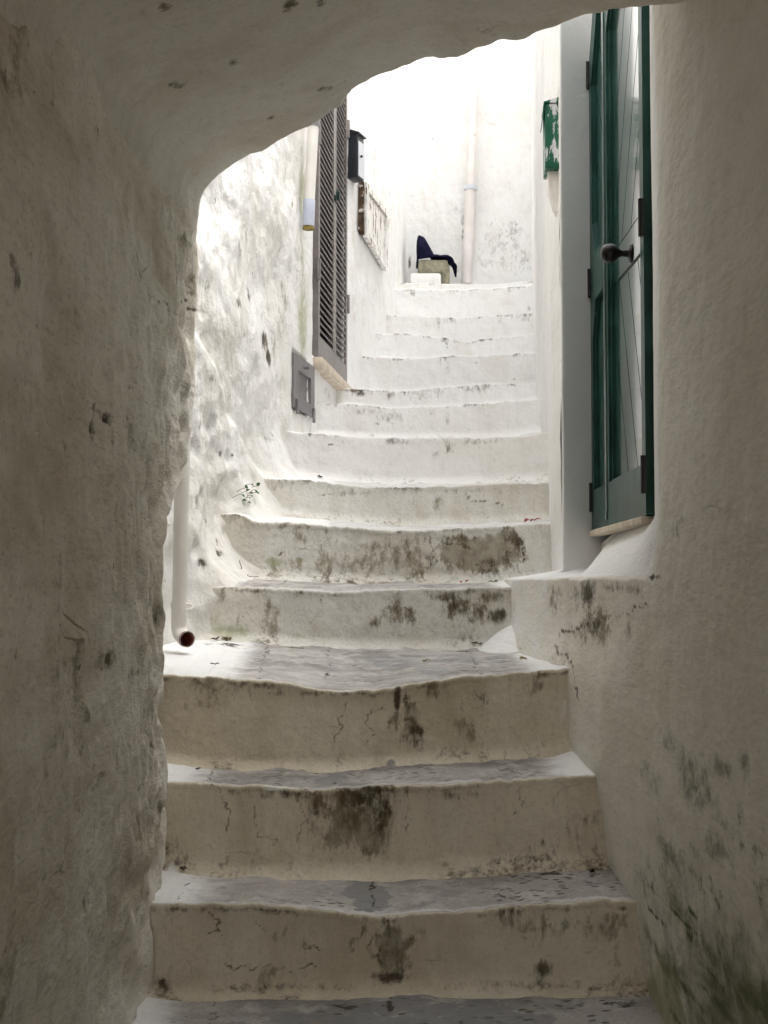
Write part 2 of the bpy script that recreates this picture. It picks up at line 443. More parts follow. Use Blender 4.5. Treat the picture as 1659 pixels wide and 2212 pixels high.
# stains on risers and treads, in photograph pixels (x, y, rx, ry, strength)
DIRT = {1: [(845,2108,55,14,.95),(848,2030,46,60,.42),(870,2085,28,30,.55),(1170,2090,24,22,.6),(352,2120,12,16,.9),(1350,2120,30,18,.5),(560,2128,220,9,.42),(1100,2122,200,9,.4),(900,2010,40,20,.4),(1345,1962,14,8,.8)],
        2: [(755,1722,105,30,.9),(770,1770,80,50,.5),(700,1745,52,40,.62),(830,1765,34,50,.66),(800,1740,40,36,.6),(775,1840,60,24,.32),(740,1790,40,30,.38),(790,1706,130,12,.8),(385,1862,10,12,.8),(1172,1820,5,14,.8),(1130,1850,40,8,.3),(560,1718,60,10,.35),(990,1715,90,12,.3)],
        3: [(858,1512,10,42,1.2),(903,1578,22,18,1.0),(856,1568,6,18,.9),(900,1600,26,26,.55),(870,1545,60,60,.28),(1030,1510,32,28,.42),(700,1498,120,8,.5),(930,1490,40,30,.36),(560,1482,60,7,.4),(960,1625,60,14,.25)],
        4: [(850,1310,26,44,.55),(810,1345,24,18,.6),(885,1335,24,20,.6),(850,1365,22,26,.36),(1000,1310,78,34,.62),(1055,1288,40,20,.9),(960,1290,36,16,.7),(1070,1330,22,24,.8),(985,1365,60,34,.36),(1075,1375,10,8,.6)],
        5: [(930,1200,14,34,.5),(1112,1168,22,34,.7),(960,1163,40,10,.6),(1040,1215,60,12,.5),(1088,1208,22,22,.6),(878,1185,9,38,.55),(1060,1238,90,14,.36),(985,1225,40,20,.4),(1020,1165,70,14,.4)],
        6: [(945,1085,14,26,.42),(1105,1080,8,8,.4),(760,1065,60,8,.35),(1010,1060,80,8,.35)],
        7: [(965,968,18,24,.5),(860,955,60,10,.42),(1040,955,60,9,.42),(780,960,30,9,.38),(945,980,8,8,.5),(1165,990,4,4,.7)],
        8: [(840,900,40,18,.42),(970,905,10,16,.4),(800,890,60,8,.4),(930,895,5,5,.7),(815,915,5,5,.6)],
        9: [(845,852,16,10,.6),(780,850,24,8,.6),(1030,840,30,8,.4),(770,843,30,5,.9)],
        10: [(1030,785,5,5,.6),(970,790,8,16,.35)], 11: [(960,735,10,12,.5),(968,752,5,5,.6)], 12: [(947,700,5,18,.5),(1090,700,8,10,.3)], 13: [(890,635,8,8,.5),(905,643,5,5,.5),(1143,668,6,8,.5)]}
BARE = {1: [(848,2050,40,62,.85),(880,2030,40,50,.45)], 2: [(758,1785,104,84,.62,1),(640,1720,40,20,.3)], 3: [(870,1550,72,66,.5),(1030,1520,40,36,.4)], 4: [(850,1330,46,40,.55),(1005,1315,80,44,.5,1)],
        5: [(1040,1195,104,46,1.0),(1095,1180,40,50,.8)], 7: [(965,970,26,26,.36)]}
ALG = {4: [(500,1365,90,26,.75),(640,1375,50,12,.6),(450,1340,40,40,.45),(1110,1300,10,20,.6)], 5: [(594,1214,28,14,1.0),(650,1210,14,10,.6)], 6: [(945,1090,20,30,.4)], 1: [(700,1970,80,14,.45),(1000,2080,160,40,.28)], 2: [(1000,1840,200,24,.25)], 3: [(1060,1600,120,30,.25)]}
WASH = {3: [(1215,1540,18,110,.55),(1215,1440,60,20,.5),(740,1493,90,6,.5)], 4: [(1180,1330,50,90,.45)], 2: [(375,1890,25,40,.8),(1315,1850,24,40,.45),(590,1704,34,7,.8)], 1: [(350,1965,20,30,.4)],
        5: [(600,1120,110,16,.6)], 6: [(640,1100,60,30,.5)], 7: [(660,1000,60,40,.45)]}
CRACK = {1: [[(454,1970),(477,1986),(474,2012),(454,2025)],[(486,2084),(617,2090),(682,2080)],[(655,2030),(675,2045),(685,2060)],[(1255,1990),(1260,2050),(1330,2062)],[(560,2000),(575,2012)]],
         2: [[(465,1697),(475,1735),(490,1745),(488,1790)],[(550,1740),(556,1780)],[(562,1800),(590,1815),(592,1830)],[(1122,1700),(1128,1740),(1110,1765)],[(880,1740),(876,1800)],[(648,1740),(650,1800),(648,1840)]],
         3: [[(540,1480),(532,1530)],[(742,1520),(735,1575),(725,1600)],[(793,1525),(790,1562),(808,1582),(792,1605)],[(870,1548),(890,1570)],[(1015,1510),(1030,1525),(1040,1535)]],
         4: [[(697,1285),(690,1320),(675,1345)]], 5: [[(925,1150),(930,1180),(945,1200)],[(600,1200),(660,1180)]], 6: [[(1000,1060),(1020,1085),(1090,1090)],[(690,1075),(720,1062)]], 7: [[(690,970),(720,962)]]}
RIMS = {1: [[(832,1973),(825,1996),(806,2019),(809,2058)],[(809,2058),(825,2080),(850,2105)],[(890,2006),(893,2038),(877,2064),(864,2095)],[(780,1999),(773,2025),(753,2064)]],
        3: [[(820,1528),(795,1540)],[(872,1550),(900,1578)]], 4: [[(815,1345),(848,1300)],[(855,1298),(890,1330)]],
        5: [[(935,1220),(940,1185),(965,1170),(1000,1180),(1030,1200)],[(1030,1205),(1035,1230),(1060,1240)],[(1090,1150),(1105,1175),(1098,1200),(1060,1225)],[(1110,1150),(1130,1190),(1125,1215)]]}

stair = empty('staircase', (0, 3, -1.0), 'steep whitewashed stone staircase with worn, stained and dipping steps climbing the alley', 'staircase')
step_info = []
for k, (Y, nose, foot) in enumerate(STEPS):
    nx, nz = line3(nose, Y)
    step_info.append((Y, nx, nz))
def step_foot(k):
    """foot line of riser k (at depth of step k)"""
    Y, nose, foot = STEPS[k]
    if foot: return line3(foot, Y)
    if k == 0: return np.array([-1, 1]), np.array([-1.28, -1.28])
    pYk, px, pz = step_info[k - 1]
    return px, pz + .095 * (Y - pYk)
for k in range(NST):
    Y, nx, nz = step_info[k]
    res = .0045 if 1 <= k <= 5 else .008
    x0 = -1.0 if k >= 4 else -.72
    x1 = .80 if k < 6 else 1.25
    if k >= 8: x0 = -.6
    X = np.linspace(x0, x1, int((x1 - x0) / res))
    fx, fz = step_foot(k)
    sm = lambda a: np.convolve(np.pad(a, 6, 'edge'), np.ones(13) / 13, 'valid')
    zn = sm(np.interp(X, nx, nz)) + fbm(X * 9, k * 3.1, .5, 3) * .005 + fbm(X * 40, k * 3.1, 1.5, 3) * .0034
    zf = sm(np.interp(X, fx, fz))
    if k + 1 < NST:
        Yb = step_info[k + 1][0]; bx, bz = step_foot(k + 1); zb = sm(np.interp(X, bx, bz))
    else:
        Yb = 10.4; zb = zn + .05
    lip = (.007 + fbm(X * 30, k * 2.2, 4.4, 4) * .006) * sstep(-.35, .25, fbm(X * 5, k * 1.2, 7.4, 3)) if k < 7 else 0 * X
    rows = []
    nR = max(16, int((zn - zf).mean() / res)) if k else 10
    r = .006
    for i in range(nR):
        t = i / (nR - 1)
        z = zf - .02 + (zn - r - zf + .02) * t
        y = Y - .030 * np.clip(1 - (z - zf) / .035, 0, 1.3) ** 2 - .010 * (1 - t)
        y = y - lip * sstep(.020, .010, zn - z)
        if k == 0: y = Y + 0 * X
        rows.append(np.stack([X, y + 0 * X, z], 1))
    for a in (30, 60):
        a = math.radians(a)
        rows.append(np.stack([X, Y - lip + r * (1 - math.cos(a)) + 0 * X, zn - r + r * math.sin(a)], 1))
    rows.append(np.stack([X, Y - lip + r + 0 * X, zn], 1)); seam = len(rows) - 1
    nT = max(10, int((Yb - Y) / (res * 1.2)))
    for i in range(1, nT):
        t = i / (nT - 1); y = Y + r + (Yb + .03 - Y - r) * t - lip * max(0, 1 - i / 4)
        up = .03 * np.clip(1 - (Yb - y) / .05, 0, 1) ** 2          # plaster fillet at the back
        rows.append(np.stack([X, y + 0 * X, zn + (zb - zn) * np.clip((y - Y) / (Yb - Y), 0, 1) + up], 1))
    P = np.stack(rows, 0)
    x, y, z = P[..., 0], P[..., 1], P[..., 2]
    d = fbm(x * 5, y * 5, z * 5 + k, 4) * .006 + fbm(x * 22, y * 22, z * 22, 3) * .0018
    ri = np.arange(P.shape[0])[:, None] <= seam
    P[..., 1] -= np.where(ri, d, 0)
    fade = np.clip((np.arange(P.shape[0]) - seam) / 4, 0, 1)[:, None]
    P[..., 2] += d * .8 * fade
    P[..., 2] += -.018 * np.exp(-((x - .05) / .28) ** 2) * fade * (1 - np.abs(np.linspace(-1, 1, P.shape[0]))[:, None]) * 0
    # --- plaster fillets where the tread runs into the walls
    s_ = Y / F
    def conv(spots):
        o = []
        for sp in spots:
            c = pY(sp[0], sp[1], Y); o.append((c[0], c[2], sp[2] * s_, sp[3] * s_, sp[4]) + ((0, 1) if len(sp) > 5 else ()))
        return o
    R2 = np.stack([x[:seam + 1], z[:seam + 1]], -1)
    ragn = fbm(R2[..., 0] * 26, R2[..., 1] * 11, k * 2.0, 4) * .22
    dirt = blob(R2, conv(DIRT.get(k, [])))
    dirt = np.where(dirt > .02, dirt + ragn * .8, 0)
    crk_ = np.zeros_like(dirt)
    for cr in CRACK.get(k, []):
        crk_ = np.maximum(crk_, line_mask(R2, [tuple(pY(a, b, Y)[[0, 2]]) for a, b in cr], .0030, 1.0, .016))
    if 0 < k < 9:
        xr, zr = x[:seam + 1], z[:seam + 1]; dn_ = zn[None, :] - zr
        run = sstep(.0, .45, fbm(xr * 13, zr * 1.6, k * 3.3, 4)) * sstep(-.2, .3, fbm(xr * 2.6, k * 4.1, 2.2, 3)) * np.exp(-dn_ / .055)
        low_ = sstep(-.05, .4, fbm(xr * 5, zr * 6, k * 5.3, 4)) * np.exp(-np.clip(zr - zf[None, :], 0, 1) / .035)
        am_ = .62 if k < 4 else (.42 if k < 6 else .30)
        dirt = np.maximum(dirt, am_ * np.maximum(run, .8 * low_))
    for cr in RIMS.get(k, []):
        dirt = np.maximum(dirt, line_mask(R2, [tuple(pY(a, b, Y)[[0, 2]]) for a, b in cr], .0055, .55, .020))
    if 0 < k < 5: dirt = np.maximum(dirt, .50 * sstep(.030, .012, zn[None, :] - z[:seam + 1]) * sstep(.004, .010, zn[None, :] - z[:seam + 1]) * sstep(-.25, .25, fbm(x[:seam + 1] * 6, k * 1.7, .4, 4)))
    at = {'dirt': dirt, 'crack': crk_, 'bare': np.maximum(blob(R2, conv(BARE.get(k, []))), .34 * sstep(.05, .5, fbm(x[:seam + 1] * 3.2, z[:seam + 1] * 4.5, k * 1.9, 4)) * (1 if k < 6 else 0)), 'algae': blob(R2, conv(ALG.get(k, []))), 'wash': blob(R2, conv(WASH.get(k, []))) * .9}
    if k >= 5:
        rim = sstep(.022, .006, zn[None, :] - z[:seam + 1]) * sstep(-.15, .35, fbm(x[:seam + 1] * 7, k * 1.7, .4, 4))
        at['dirt'] = np.maximum(at['dirt'], .48 * rim)
        at['dirt'] = np.maximum(at['dirt'], .30 * sstep(.09, .0, zn[None, :] - z[:seam + 1]) * sstep(.05, .5, fbm(x[:seam + 1] * 4, k * 2.7, .9, 4)))
    st = grid('step', P[:seam + 1], M_RISERLO if k < 4 else (M_RISER if k < 7 else M_WHITE), stair, at, back=(0, .10, -.02))
    T = P[seam:]; tx, ty = T[..., 0], T[..., 1]
    if k < 5:
        lw = {0: -.50, 1: -.44, 2: -.50, 3: -.44, 4: -.52}[k]; rw = {0: .66, 1: .60, 2: .43, 3: .40, 4: .36}[k]
        wash = np.maximum(sstep(lw + .10, lw - .08, tx), sstep(rw - .07, rw + .10, tx)) * 1.1
        wash = np.maximum(wash, .55 * sstep(Y + .035, Y + .012, ty))
        wash = np.maximum(wash, .30 * sstep(Yb - .05, Yb, ty))
        if k in (3, 4): wash = np.maximum(wash, .30)
        else: wash = wash * .88
        if k == 0: wash = np.maximum(wash - .25 * sstep(-.45, -.3, tx), 0)
    else:
        wash = .62 + 0 * tx
        wash = np.maximum(wash, .9 * sstep(-.1, -.25, tx))
        if k > 7: wash = wash * 0 + 1.1
    td = np.zeros_like(tx); tg = np.zeros_like(tx)
    T2 = np.stack([tx, ty], -1)
    if k < 5:
        for j_ in range(3):
            xj = -.42 + .34 * j_ + .09 * math.sin(k * 5 + j_ * 2); td = np.maximum(td, line_mask(T2, [(xj, Y + .01), (xj + .03 * math.cos(j_ + k), Yb - .02)], .004, .62, .012))
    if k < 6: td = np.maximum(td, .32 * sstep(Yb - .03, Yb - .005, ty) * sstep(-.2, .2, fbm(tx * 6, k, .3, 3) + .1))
    if k == 3: tg = blob(T2, [(.02, 4.30, .10, .20, .9, .4), (.14, 4.05, .07, .12, .8), (-.44, 4.35, .06, .12, .7)]); td = np.maximum(td, blob(T2, [(-.55, 4.47, .18, .06, .55), (-.3, 4.52, .2, .05, .45), (.27, 4.54, .08, .06, .6)]))
    if k == 1: tg = blob(T2, [(-.04, 3.40, .07, .13, 1.0, .3)]); td = np.maximum(td, blob(T2, [(.58, 3.42, .09, .06, .6), (-.48, 3.50, .05, .04, .6), (.45, 3.5, .05, .03, .5)]))
    if k == 2: tg = blob(T2, [(-.14, 3.70, .06, .14, .9, -.2)])
    if k == 0: td = np.maximum(td, blob(T2, [(.6, 3.2, .14, .10, .5), (.2, 3.1, .3, .06, .3)])); tg = blob(T2, [(.08, 3.02, .50, .30, .85)]); td = np.maximum(td, blob(T2, [(.0, 3.2, .4, .07, .35), (.15, 3.05, .06, .05, .6)]))
    grid('tread', T, M_TREAD, st, {'wash': wash, 'dirt': td, 'grey': tg}, back=(0, .05, -.05))

# white plaster mound sloping up into the corner of the landing
mx, my = np.meshgrid(np.linspace(-.13, .10, 40), np.linspace(-.16, .07, 36))
pk = pY(1108, 1345, 4.57); ft = pY(1108, 1404, 4.50)
hh = (pk[2] - ft[2]) * 1.05
q = np.sqrt((np.where(mx < 0, mx / .115, mx / .075)) ** 2 + (np.where(my < 0, my / .15, my / .5)) ** 2)
hz = hh * np.clip(1.16 - np.sqrt(q * q + .035), 0, 1) + fbm(mx * 14, my * 14, .4, 3) * .006 - .014
grid('plaster_mound', np.stack([pk[0] + mx, 4.57 + my, ft[2] + .002 + hz], -1), M_WHITE, stair, {'wash': .8 + 0 * mx}, back=(0, .0, -.03))

# ================================================================== PASSAGE: left wall
edge_px = [(300,2330),(335,2130),(352,1960),(368,1850),(362,1700),(358,1560),(361,1440),(366,1350),(365,1200),(372,1130),(392,1060),(410,1005),(416,940),(424,850),(429,700),(429,600),(431,500),(431,430),(432,300)]
WX = -.555
ez, ey = [], []
for x, y in edge_px:
    q = pX(x, y, WX); ez.append(q[2]); ey.append(q[1])
o = np.argsort(ez); ez = np.array(ez)[o]; ey = np.array(ey)[o]
Zs = np.arange(-1.75, 1.75, .0095)
ye = np.interp(Zs, ez, ey)
ye = np.convolve(np.pad(ye, 4, 'edge'), np.ones(9) / 9, 'valid') + fbm(Zs * 8, .3, .2, 3) * .012
S = np.concatenate([np.linspace(0, 3.1, 40, endpoint=False), np.linspace(3.1, 4.0, 0), [] ])
cols = []
near = np.linspace(-1.8, 1.6, 50, endpoint=False)
rr = .028
tt = np.linspace(0, 1, 240)
Yg = np.concatenate([np.repeat(near[None, :], len(Zs), 0), 1.6 + (ye - rr - 1.6)[:, None] * tt[None, :]], 1)
Xg = np.full_like(Yg, WX)
arcs = np.radians([22, 45, 68, 90])
Ya = (ye - rr)[:, None] + rr * np.sin(arcs)[None, :]; Xa = WX - rr * (1 - np.cos(arcs))[None, :] + 0 * Ya
Yg = np.concatenate([Yg, Ya, ye[:, None] + .0 * ye[:, None], ye[:, None] + .0], 1)
Xg = np.concatenate([Xg, Xa, np.full((len(Zs), 1), WX - .12), np.full((len(Zs), 1), WX - .30)], 1)
Zg = np.repeat(Zs[:, None], Yg.shape[1], 1)
wgt = sstep(2.2, 3.6, Yg)
lumps = fbm(Yg * 1.6, Zg * 1.2, .7, 4) * .020 + fbm(Yg * 3.2, Zg * 4.2, 2.7, 4) * (.006 + .010 * wgt) * sstep(.06, .2, np.abs(Yg - ye[:, None]))
ridg = (fbm(Yg * 9, Zg * 1.5, 4.2, 4) * (.003 + .009 * wgt)) * sstep(-.25, .3, fbm(Yg * 2.5, Zg * 1.8, 6.1, 2)) - np.abs(fbm(Yg * 5, Zg * 2.6, 1.4, 4)) * (.010 + .016 * wgt)
dents = -np.clip(fbm(Yg * 4.2, Zg * 3.4, 8.1, 3) - .35, 0, 1) * .045 * (.4 + wgt)
fine = fbm(Yg * 40, Zg * 22, 2.2, 3) * .0018 + fbm(Yg * 6, Zg * 8, 3.7, 4) * (.003 + .006 * wgt) - np.clip(np.abs(fbm(Yg * 7, Zg * 4.5, 2.9, 3)) - .22, 0, 1) * .035 * wgt
keep = 1 - .75 * sstep(.12, .0, np.abs(Yg - ye[:, None]))
P = np.stack([Xg + (lumps * keep + ridg * keep + dents + fine), Yg, Zg], -1)
lw_sp = []
for (x, y, rx, ry, k) in [(305,262,14,30,.85),(325,300,12,20,1.1),(408,355,16,16,1.1),(432,325,14,8,.6),(197,930,12,34,.85),(222,905,12,16,.9),(232,945,5,25,.8),(15,560,8,18,.9),(20,600,14,40,.55),(335,1300,9,28,.85),
        (228,1425,18,32,.8),(290,1452,14,16,.75),(178,1440,12,10,.6),(262,905,8,8,.7),(268,945,6,6,.7),(290,935,8,60,.45),(145,1500,6,6,.7),(30,1415,12,14,.5),(70,190,12,14,.4),(90,705,6,10,.7),(330,1000,12,30,.45),(360,735,10,26,.5),(360,1320,8,40,.6),
        (300,830,40,8,.4),(340,870,6,40,.5),(230,1130,5,30,.5),(240,1290,20,20,.35),(350,2118,14,16,.9),(215,400,5,7,.8),(240,390,6,60,.2),(60,1140,20,8,.3),(130,1240,14,40,.25),(300,1660,10,40,.3)]:
    q = pX(x, y, WX); q1 = pX(x + rx, y, WX)
    lw_sp.append((q[1], q[2], max(.012, abs(q1[1] - q[1])), ry * q[1] / F, k))
P2 = np.stack([Yg, Zg], -1)
dirt = .82 * blob(P2, lw_sp); dirt = np.where(dirt > .02, dirt + fbm(Yg * 22, Zg * 14, 1.1, 4) * .25, 0)
P[..., 0] -= .022 * sstep(.45, .9, dirt)
dirt = np.maximum(dirt, .95 * line_mask(P2, [tuple(pX(x, y, WX)[[1, 2]]) for x, y in [(400,600),(395,640),(430,680)]], .004))
for ln in [[(125,10),(190,110),(240,150),(300,210),(330,270)], [(330,640),(400,690),(420,720)], [(190,870),(215,905),(240,935)], [(390,720),(440,740),(475,770),(490,800)]]:
    dirt = np.maximum(dirt, .62 * line_mask(P2, [tuple(pX(x, y, WX)[[1, 2]]) for x, y in ln if x < 440], .006, 1, .02))
wash = .72 * sstep(3.0, 3.45, Yg) * sstep(-.25, -.55, Zg) * (1 - sstep(.05, .4, np.abs(fbm(Yg * 3, Zg * 2, 5.5, 3))))
bare = .42 * (fbm(Yg * 2.4, Zg * 1.4, 3.9, 4) > .25) * sstep(-.2, .3, fbm(Yg * 2.4, Zg * 1.4, 3.9, 4))
lw = grid('passage_wall', P, M_PASS, None, {'dirt': dirt, 'wash': wash, 'bare': bare * .6}, back=(-.40, 0, 0))
tag(lw, 'lumpy brownish limewashed wall with vertical ridges and chips, carrying the vault', 'wall')

# ================================================================== vault
arch_px = [(426,470),(431,428),(440,408),(455,390),(472,374),(490,360),(530,336),(565,322),(600,305),(640,281),(680,262),(712,242),(738,224),(748,204),(760,190),(775,180),(800,166),(850,148),(885,137),(905,127),(920,119),(935,117),(950,121),(985,123),(1005,119),(1022,110),(1045,103),(1062,98),(1075,88),(1085,84),(1098,88),(1115,90),(1135,84),(1150,75),(1180,64),(1210,55),(1260,36),(1320,21),(1400,18),(1470,12),(1530,-2),(1580,-30),(1620,-70)]
vx, vy, vz = [], [], []
for x, y in arch_px:
    Ye = 3.39 / (1 + 1.157 * (x - CX) / F)
    q = pY(x, y, Ye); vx.append(q[0]); vy.append(q[1]); vz.append(q[2])
vx, vy, vz = map(np.array, (vx, vy, vz))
U = np.concatenate([np.linspace(-.70, vx[0], 6, endpoint=False), np.linspace(vx[0], vx[6], 60, endpoint=False), np.linspace(vx[6], vx[-1], 170), [.72, .80]])
Ue = np.interp(U, vx, vz); Ue[U < vx[0]] = vz[0] - .25 * (vx[0] - U[U < vx[0]]) * 3; Ue[U > vx[-1]] = vz[-1] - .35 * (U[U > vx[-1]] - vx[-1])
Ue = Ue + fbm(U * 16, .4, 2.2, 4) * .006 * sstep(-.5, -.4, U)
Uy = 3.39 - 1.157 * U
ker = np.hanning(31); ker /= ker.sum()
Us = np.convolve(np.pad(Ue, 15, 'edge'), ker, 'valid')
lim = sstep(-.50, -.40, U); Us = Ue * (1 - lim) + Us * lim
T_ = np.concatenate([np.linspace(0, .2, 26, endpoint=False), np.linspace(.2, 2.6, 170, endpoint=False), np.linspace(2.6, 5.1, 32)])
Zv = Us[None, :] + (Ue - Us)[None, :] * np.exp(-T_ / .05)[:, None] - .12 * np.minimum(T_, 3.4)[:, None]
Yv = Uy[None, :] - T_[:, None]; Xv = np.repeat(U[None, :], len(T_), 0)
dn = fbm(Xv * 2.2, Yv * 2.0, 3.1, 4) * .014 + fbm(Xv * 14, Yv * 4, 2.4, 3) * .0035 + fbm(Xv * 40, Yv * 30, 1.1, 2) * .0012
Zv = Zv + dn * sstep(0, .25, T_)[:, None] * sstep(-.555, -.45, Xv) + 0
# rounded lip up to the unseen house face above, height set for the light
lipY, lipZ, lipX = [], [], []
for a in (80, 55, 30):
    a = math.radians(a); lipY.append(Uy + .03 * math.cos(math.radians(90) - a) ); lipZ.append(Ue + .03 * (1 - math.cos(a)))
lipY = [Uy + .03, Uy + .026, Uy + .015]; lipZ = [Ue + .03, Ue + .015, Ue + .004]
topZ = 2.7
Yv = np.concatenate([[Uy + .03, Uy + .03], lipY, Yv]); Zv = np.concatenate([[np.full_like(Ue, topZ), Ue * .5 + topZ * .5], lipZ, Zv]); Xv = np.concatenate([Xv[:1]] * 5 + [Xv])
P = np.stack([Xv, Yv, Zv], -1)
# chips on the vault, placed by sight line on a level sheet
v_sp = []
def on_vault(x, y):
    d = ray(x, y); t = 2.8
    for _ in range(25):
        q = d * t; T0 = 3.39 - 1.157 * q[0] - q[1]
        zt = np.interp(q[0], U, Us) - .12 * T0
        t *= 1 + .6 * (zt - q[2]) / max(q[2], .3)
    return d * t
for (x, y, r, k) in [(625,14,.016,.8),(690,10,.014,.7),(352,8,.015,.7),(310,20,.01,.4),(505,135,.012,.5),(583,258,.010,.7),(710,195,.016,.6),(695,190,.018,.6),(385,190,.02,.5),(1060,60,.03,.3),(1000,90,.02,.25)]:
    q = on_vault(x, y); v_sp.append((q[0], q[1], r, r * 2.4, k))
P2 = P[..., :2]
dirt = blob(P2, v_sp); dirt = np.where(dirt > .02, dirt + fbm(P2[..., 0] * 30, P2[..., 1] * 14, 1.7, 3) * .3, 0)
ln = [tuple(on_vault(x, y)[:2]) for x, y in [(700,190),(720,185),(735,178)]]
dirt = np.maximum(dirt, .8 * line_mask(P2, ln, .006, 1, .02))
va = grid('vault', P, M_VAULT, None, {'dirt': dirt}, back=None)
# solid mass above the vault: close it with a roof slab and back face
sol = va.modifiers.new('thick', 'SOLIDIFY'); sol.thickness = .12; sol.offset = -1.0; sol.use_quality_normals = True
tag(va, 'low limewashed stone vault with a ragged bright edge spanning the passage', 'vault')

# ================================================================== right side: wall with the door recess
def resample(pts, n):
    pts = np.array(pts, float); out = []
    for i in range(len(pts) - 1):
        t = np.linspace(0, 1, n[i], endpoint=False)[:, None]; out.append(pts[i] + (pts[i + 1] - pts[i]) * t)
    out.append(pts[-1:]); return np.concatenate(out)
LOW = [(.625,-1.8),(.625,1.7),(.603,2.90),(.600,2.97),(.600,3.05),(.582,3.55),(.543,3.87),(.527,3.91),(.43,4.62),(.44,5.1)]
UPP = [(.625,-1.8),(.625,1.7),(.603,2.90),(.6085,2.97),(.620,3.05),(.708,3.505),(.79,4.645),(.78,4.65),(.603,4.545),(.61,4.60)]
ns = [24, 130, 12, 12, 50, 110, 12, 30, 6]
A = resample(LOW, ns); B = resample(UPP, ns)
def smooth2(A, n):
    for _ in range(n):
        A[1:-1] = (A[:-2] + 2 * A[1:-1] + A[2:]) / 4
    return A
A = smooth2(A, 4); B = smooth2(B, 3)
# height over which each column goes from the lower to the upper plan
seg = np.repeat(np.arange(len(ns)), ns); seg = np.append(seg, len(ns) - 1)
hgt = np.where(seg <= 4, .16, np.where(seg <= 5, .16, .03)).astype(float)
hgt = np.convolve(np.pad(hgt, 5, 'edge'), np.ones(11) / 11, 'valid')
Zr = np.concatenate([np.arange(-1.75, -.05, .0095), np.arange(-.05, .20, .004), np.arange(.20, 2.0, .012), np.linspace(2.05, 3.1, 6)])
lipn = fbm(A[:, 1] * 6, .2, .9, 3) * .006
t = np.clip((Zr[:, None] - lipn[None, :] + .004) / hgt[None, :], 0, 1)
t = np.where(t > 0, t ** .8, 0)
XY = A[None] + (B - A)[None] * t[..., None]
flare = .035 * sstep(-.50, -1.0, Zr)[:, None] - .026 * sstep(-.10, -.32, Zr)[:, None] * sstep(3.15, 3.5, XY[..., 1]) * (1 - .5 * sstep(-.45, -.7, Zr)[:, None])
X = XY[..., 0] + flare; Y = XY[..., 1]; Z = np.repeat(Zr[:, None], X.shape[1], 1)
X = X - (1 - .75 * sstep(3.0, 3.4, Y)) * (fbm(Y * 1.5, Z * 1.5, 6.6, 4) * .012 + fbm(Y * 9, Z * 9, 2.7, 4) * .0026 + fbm(Y * 34, Z * 30, 1.7, 3) * .0009)
# jamb relief
P = np.stack([X, Y, Z], -1)
def onR(x, y): return pX(x, y, .60)
sp = []
def addsp(L, lst):
    for (x, y, rx, ry, k) in lst:
        q = onR(x, y); q1 = onR(x + rx, y); L.append((q[1], q[2], max(.012, abs(q1[1] - q[1])), ry * q[1] / F, k))
addsp(sp, [(1300,1285,22,40,.62),(1262,1300,14,30,.5),(1340,1270,60,14,.55),(1410,1246,18,7,.9),(1310,1345,12,40,.55),(1270,1440,14,40,.35),(1275,1280,40,22,.5),(1485,1140,60,30,.15),
   (1275,1680,6,40,.8),(1288,1740,6,40,.7),(1310,1830,6,50,.6),(1100,1330,8,40,.3),(1180,1330,5,26,.6),(1212,1310,4,20,.5),(1300,2030,8,100,.3)])
P2 = np.stack([Y, Z], -1)
dirt = blob(P2, sp); dirt = np.where(dirt > .02, dirt + fbm(Y * 24, Z * 12, 1.9, 4) * .25, 0)
for ln in [[(1300,1310),(1302,1345),(1270,1370),(1268,1395),(1290,1440),(1300,1510)], [(1302,1345),(1340,1330),(1395,1305)]]:
    dirt = np.maximum(dirt, .85 * line_mask(P2, [tuple(onR(x, y)[1:]) for x, y in ln], .004, 1, .015))
mo = []
addsp(mo, [(1450,1980,70,8,.9),(1400,1975,24,5,1.1),(1480,1972,14,12,1.1),(1570,1985,50,7,.6),(1590,1830,22,22,.62),(1620,1840,40,20,.5),(1650,1800,30,30,.6),(1510,1920,40,40,.55),(1540,1930,30,30,.55),(1610,1925,20,50,.62),(1590,1960,40,24,.5),(1400,1910,20,24,.5),(1460,1925,20,20,.45),
   (1500,2100,50,14,.6),(1440,2130,60,40,.45),(1470,2160,20,30,.6),(1520,2185,90,14,.85),(1600,2180,60,24,.7),(1620,2140,40,20,.5),(1430,2205,40,10,.9),(1560,1700,30,16,.35),(1640,1760,30,100,.35)])
for i in range(150):
    py_ = 1700 + 512 * rng.random() ** .6; px_ = rng.uniform(1385, 1660); r0 = rng.uniform(4, 15)
    addsp(mo, [(px_, py_, r0, r0 * rng.uniform(.7, 1.6), rng.uniform(.4, .85) * (.55 + .45 * (px_ - 1385) / 275))])
moss = blob(P2, mo); moss = np.maximum(moss, .36 * sstep(-.52, -.95, Z) * sstep(3.05, 2.8, Y) * sstep(.0, .5, fbm(Y * 5, Z * 4, 3.4, 3) + .3))
gr = []
addsp(gr, [(1480,1680,55,70,.8),(1410,1690,34,60,.62),(1440,1610,30,40,.6),(1545,1660,36,26,.55),(1600,1660,30,80,.6),(1535,1840,34,50,.75),(1440,1840,34,36,.75),(1450,1960,60,20,.5),(1600,1760,60,50,.45),(1420,2090,50,60,.62),(1500,2060,80,30,.5),(1560,1790,60,30,.5)])
grey = blob(P2, gr)
bareR = np.maximum(.45 * blob(P2, [(3.6, -.12, .5, .10, 1.0)]), 0)
algR = .25 * sstep(-.2, -1.0, Z) * sstep(3.4, 2.6, Y) + .5 * sstep(-.3, -.9, Z) * sstep(.0, .35, fbm(Y * 2.2, Z * 2.2, 8.8, 4) + .1) + .35 * sstep(-.5, -1.0, Z)
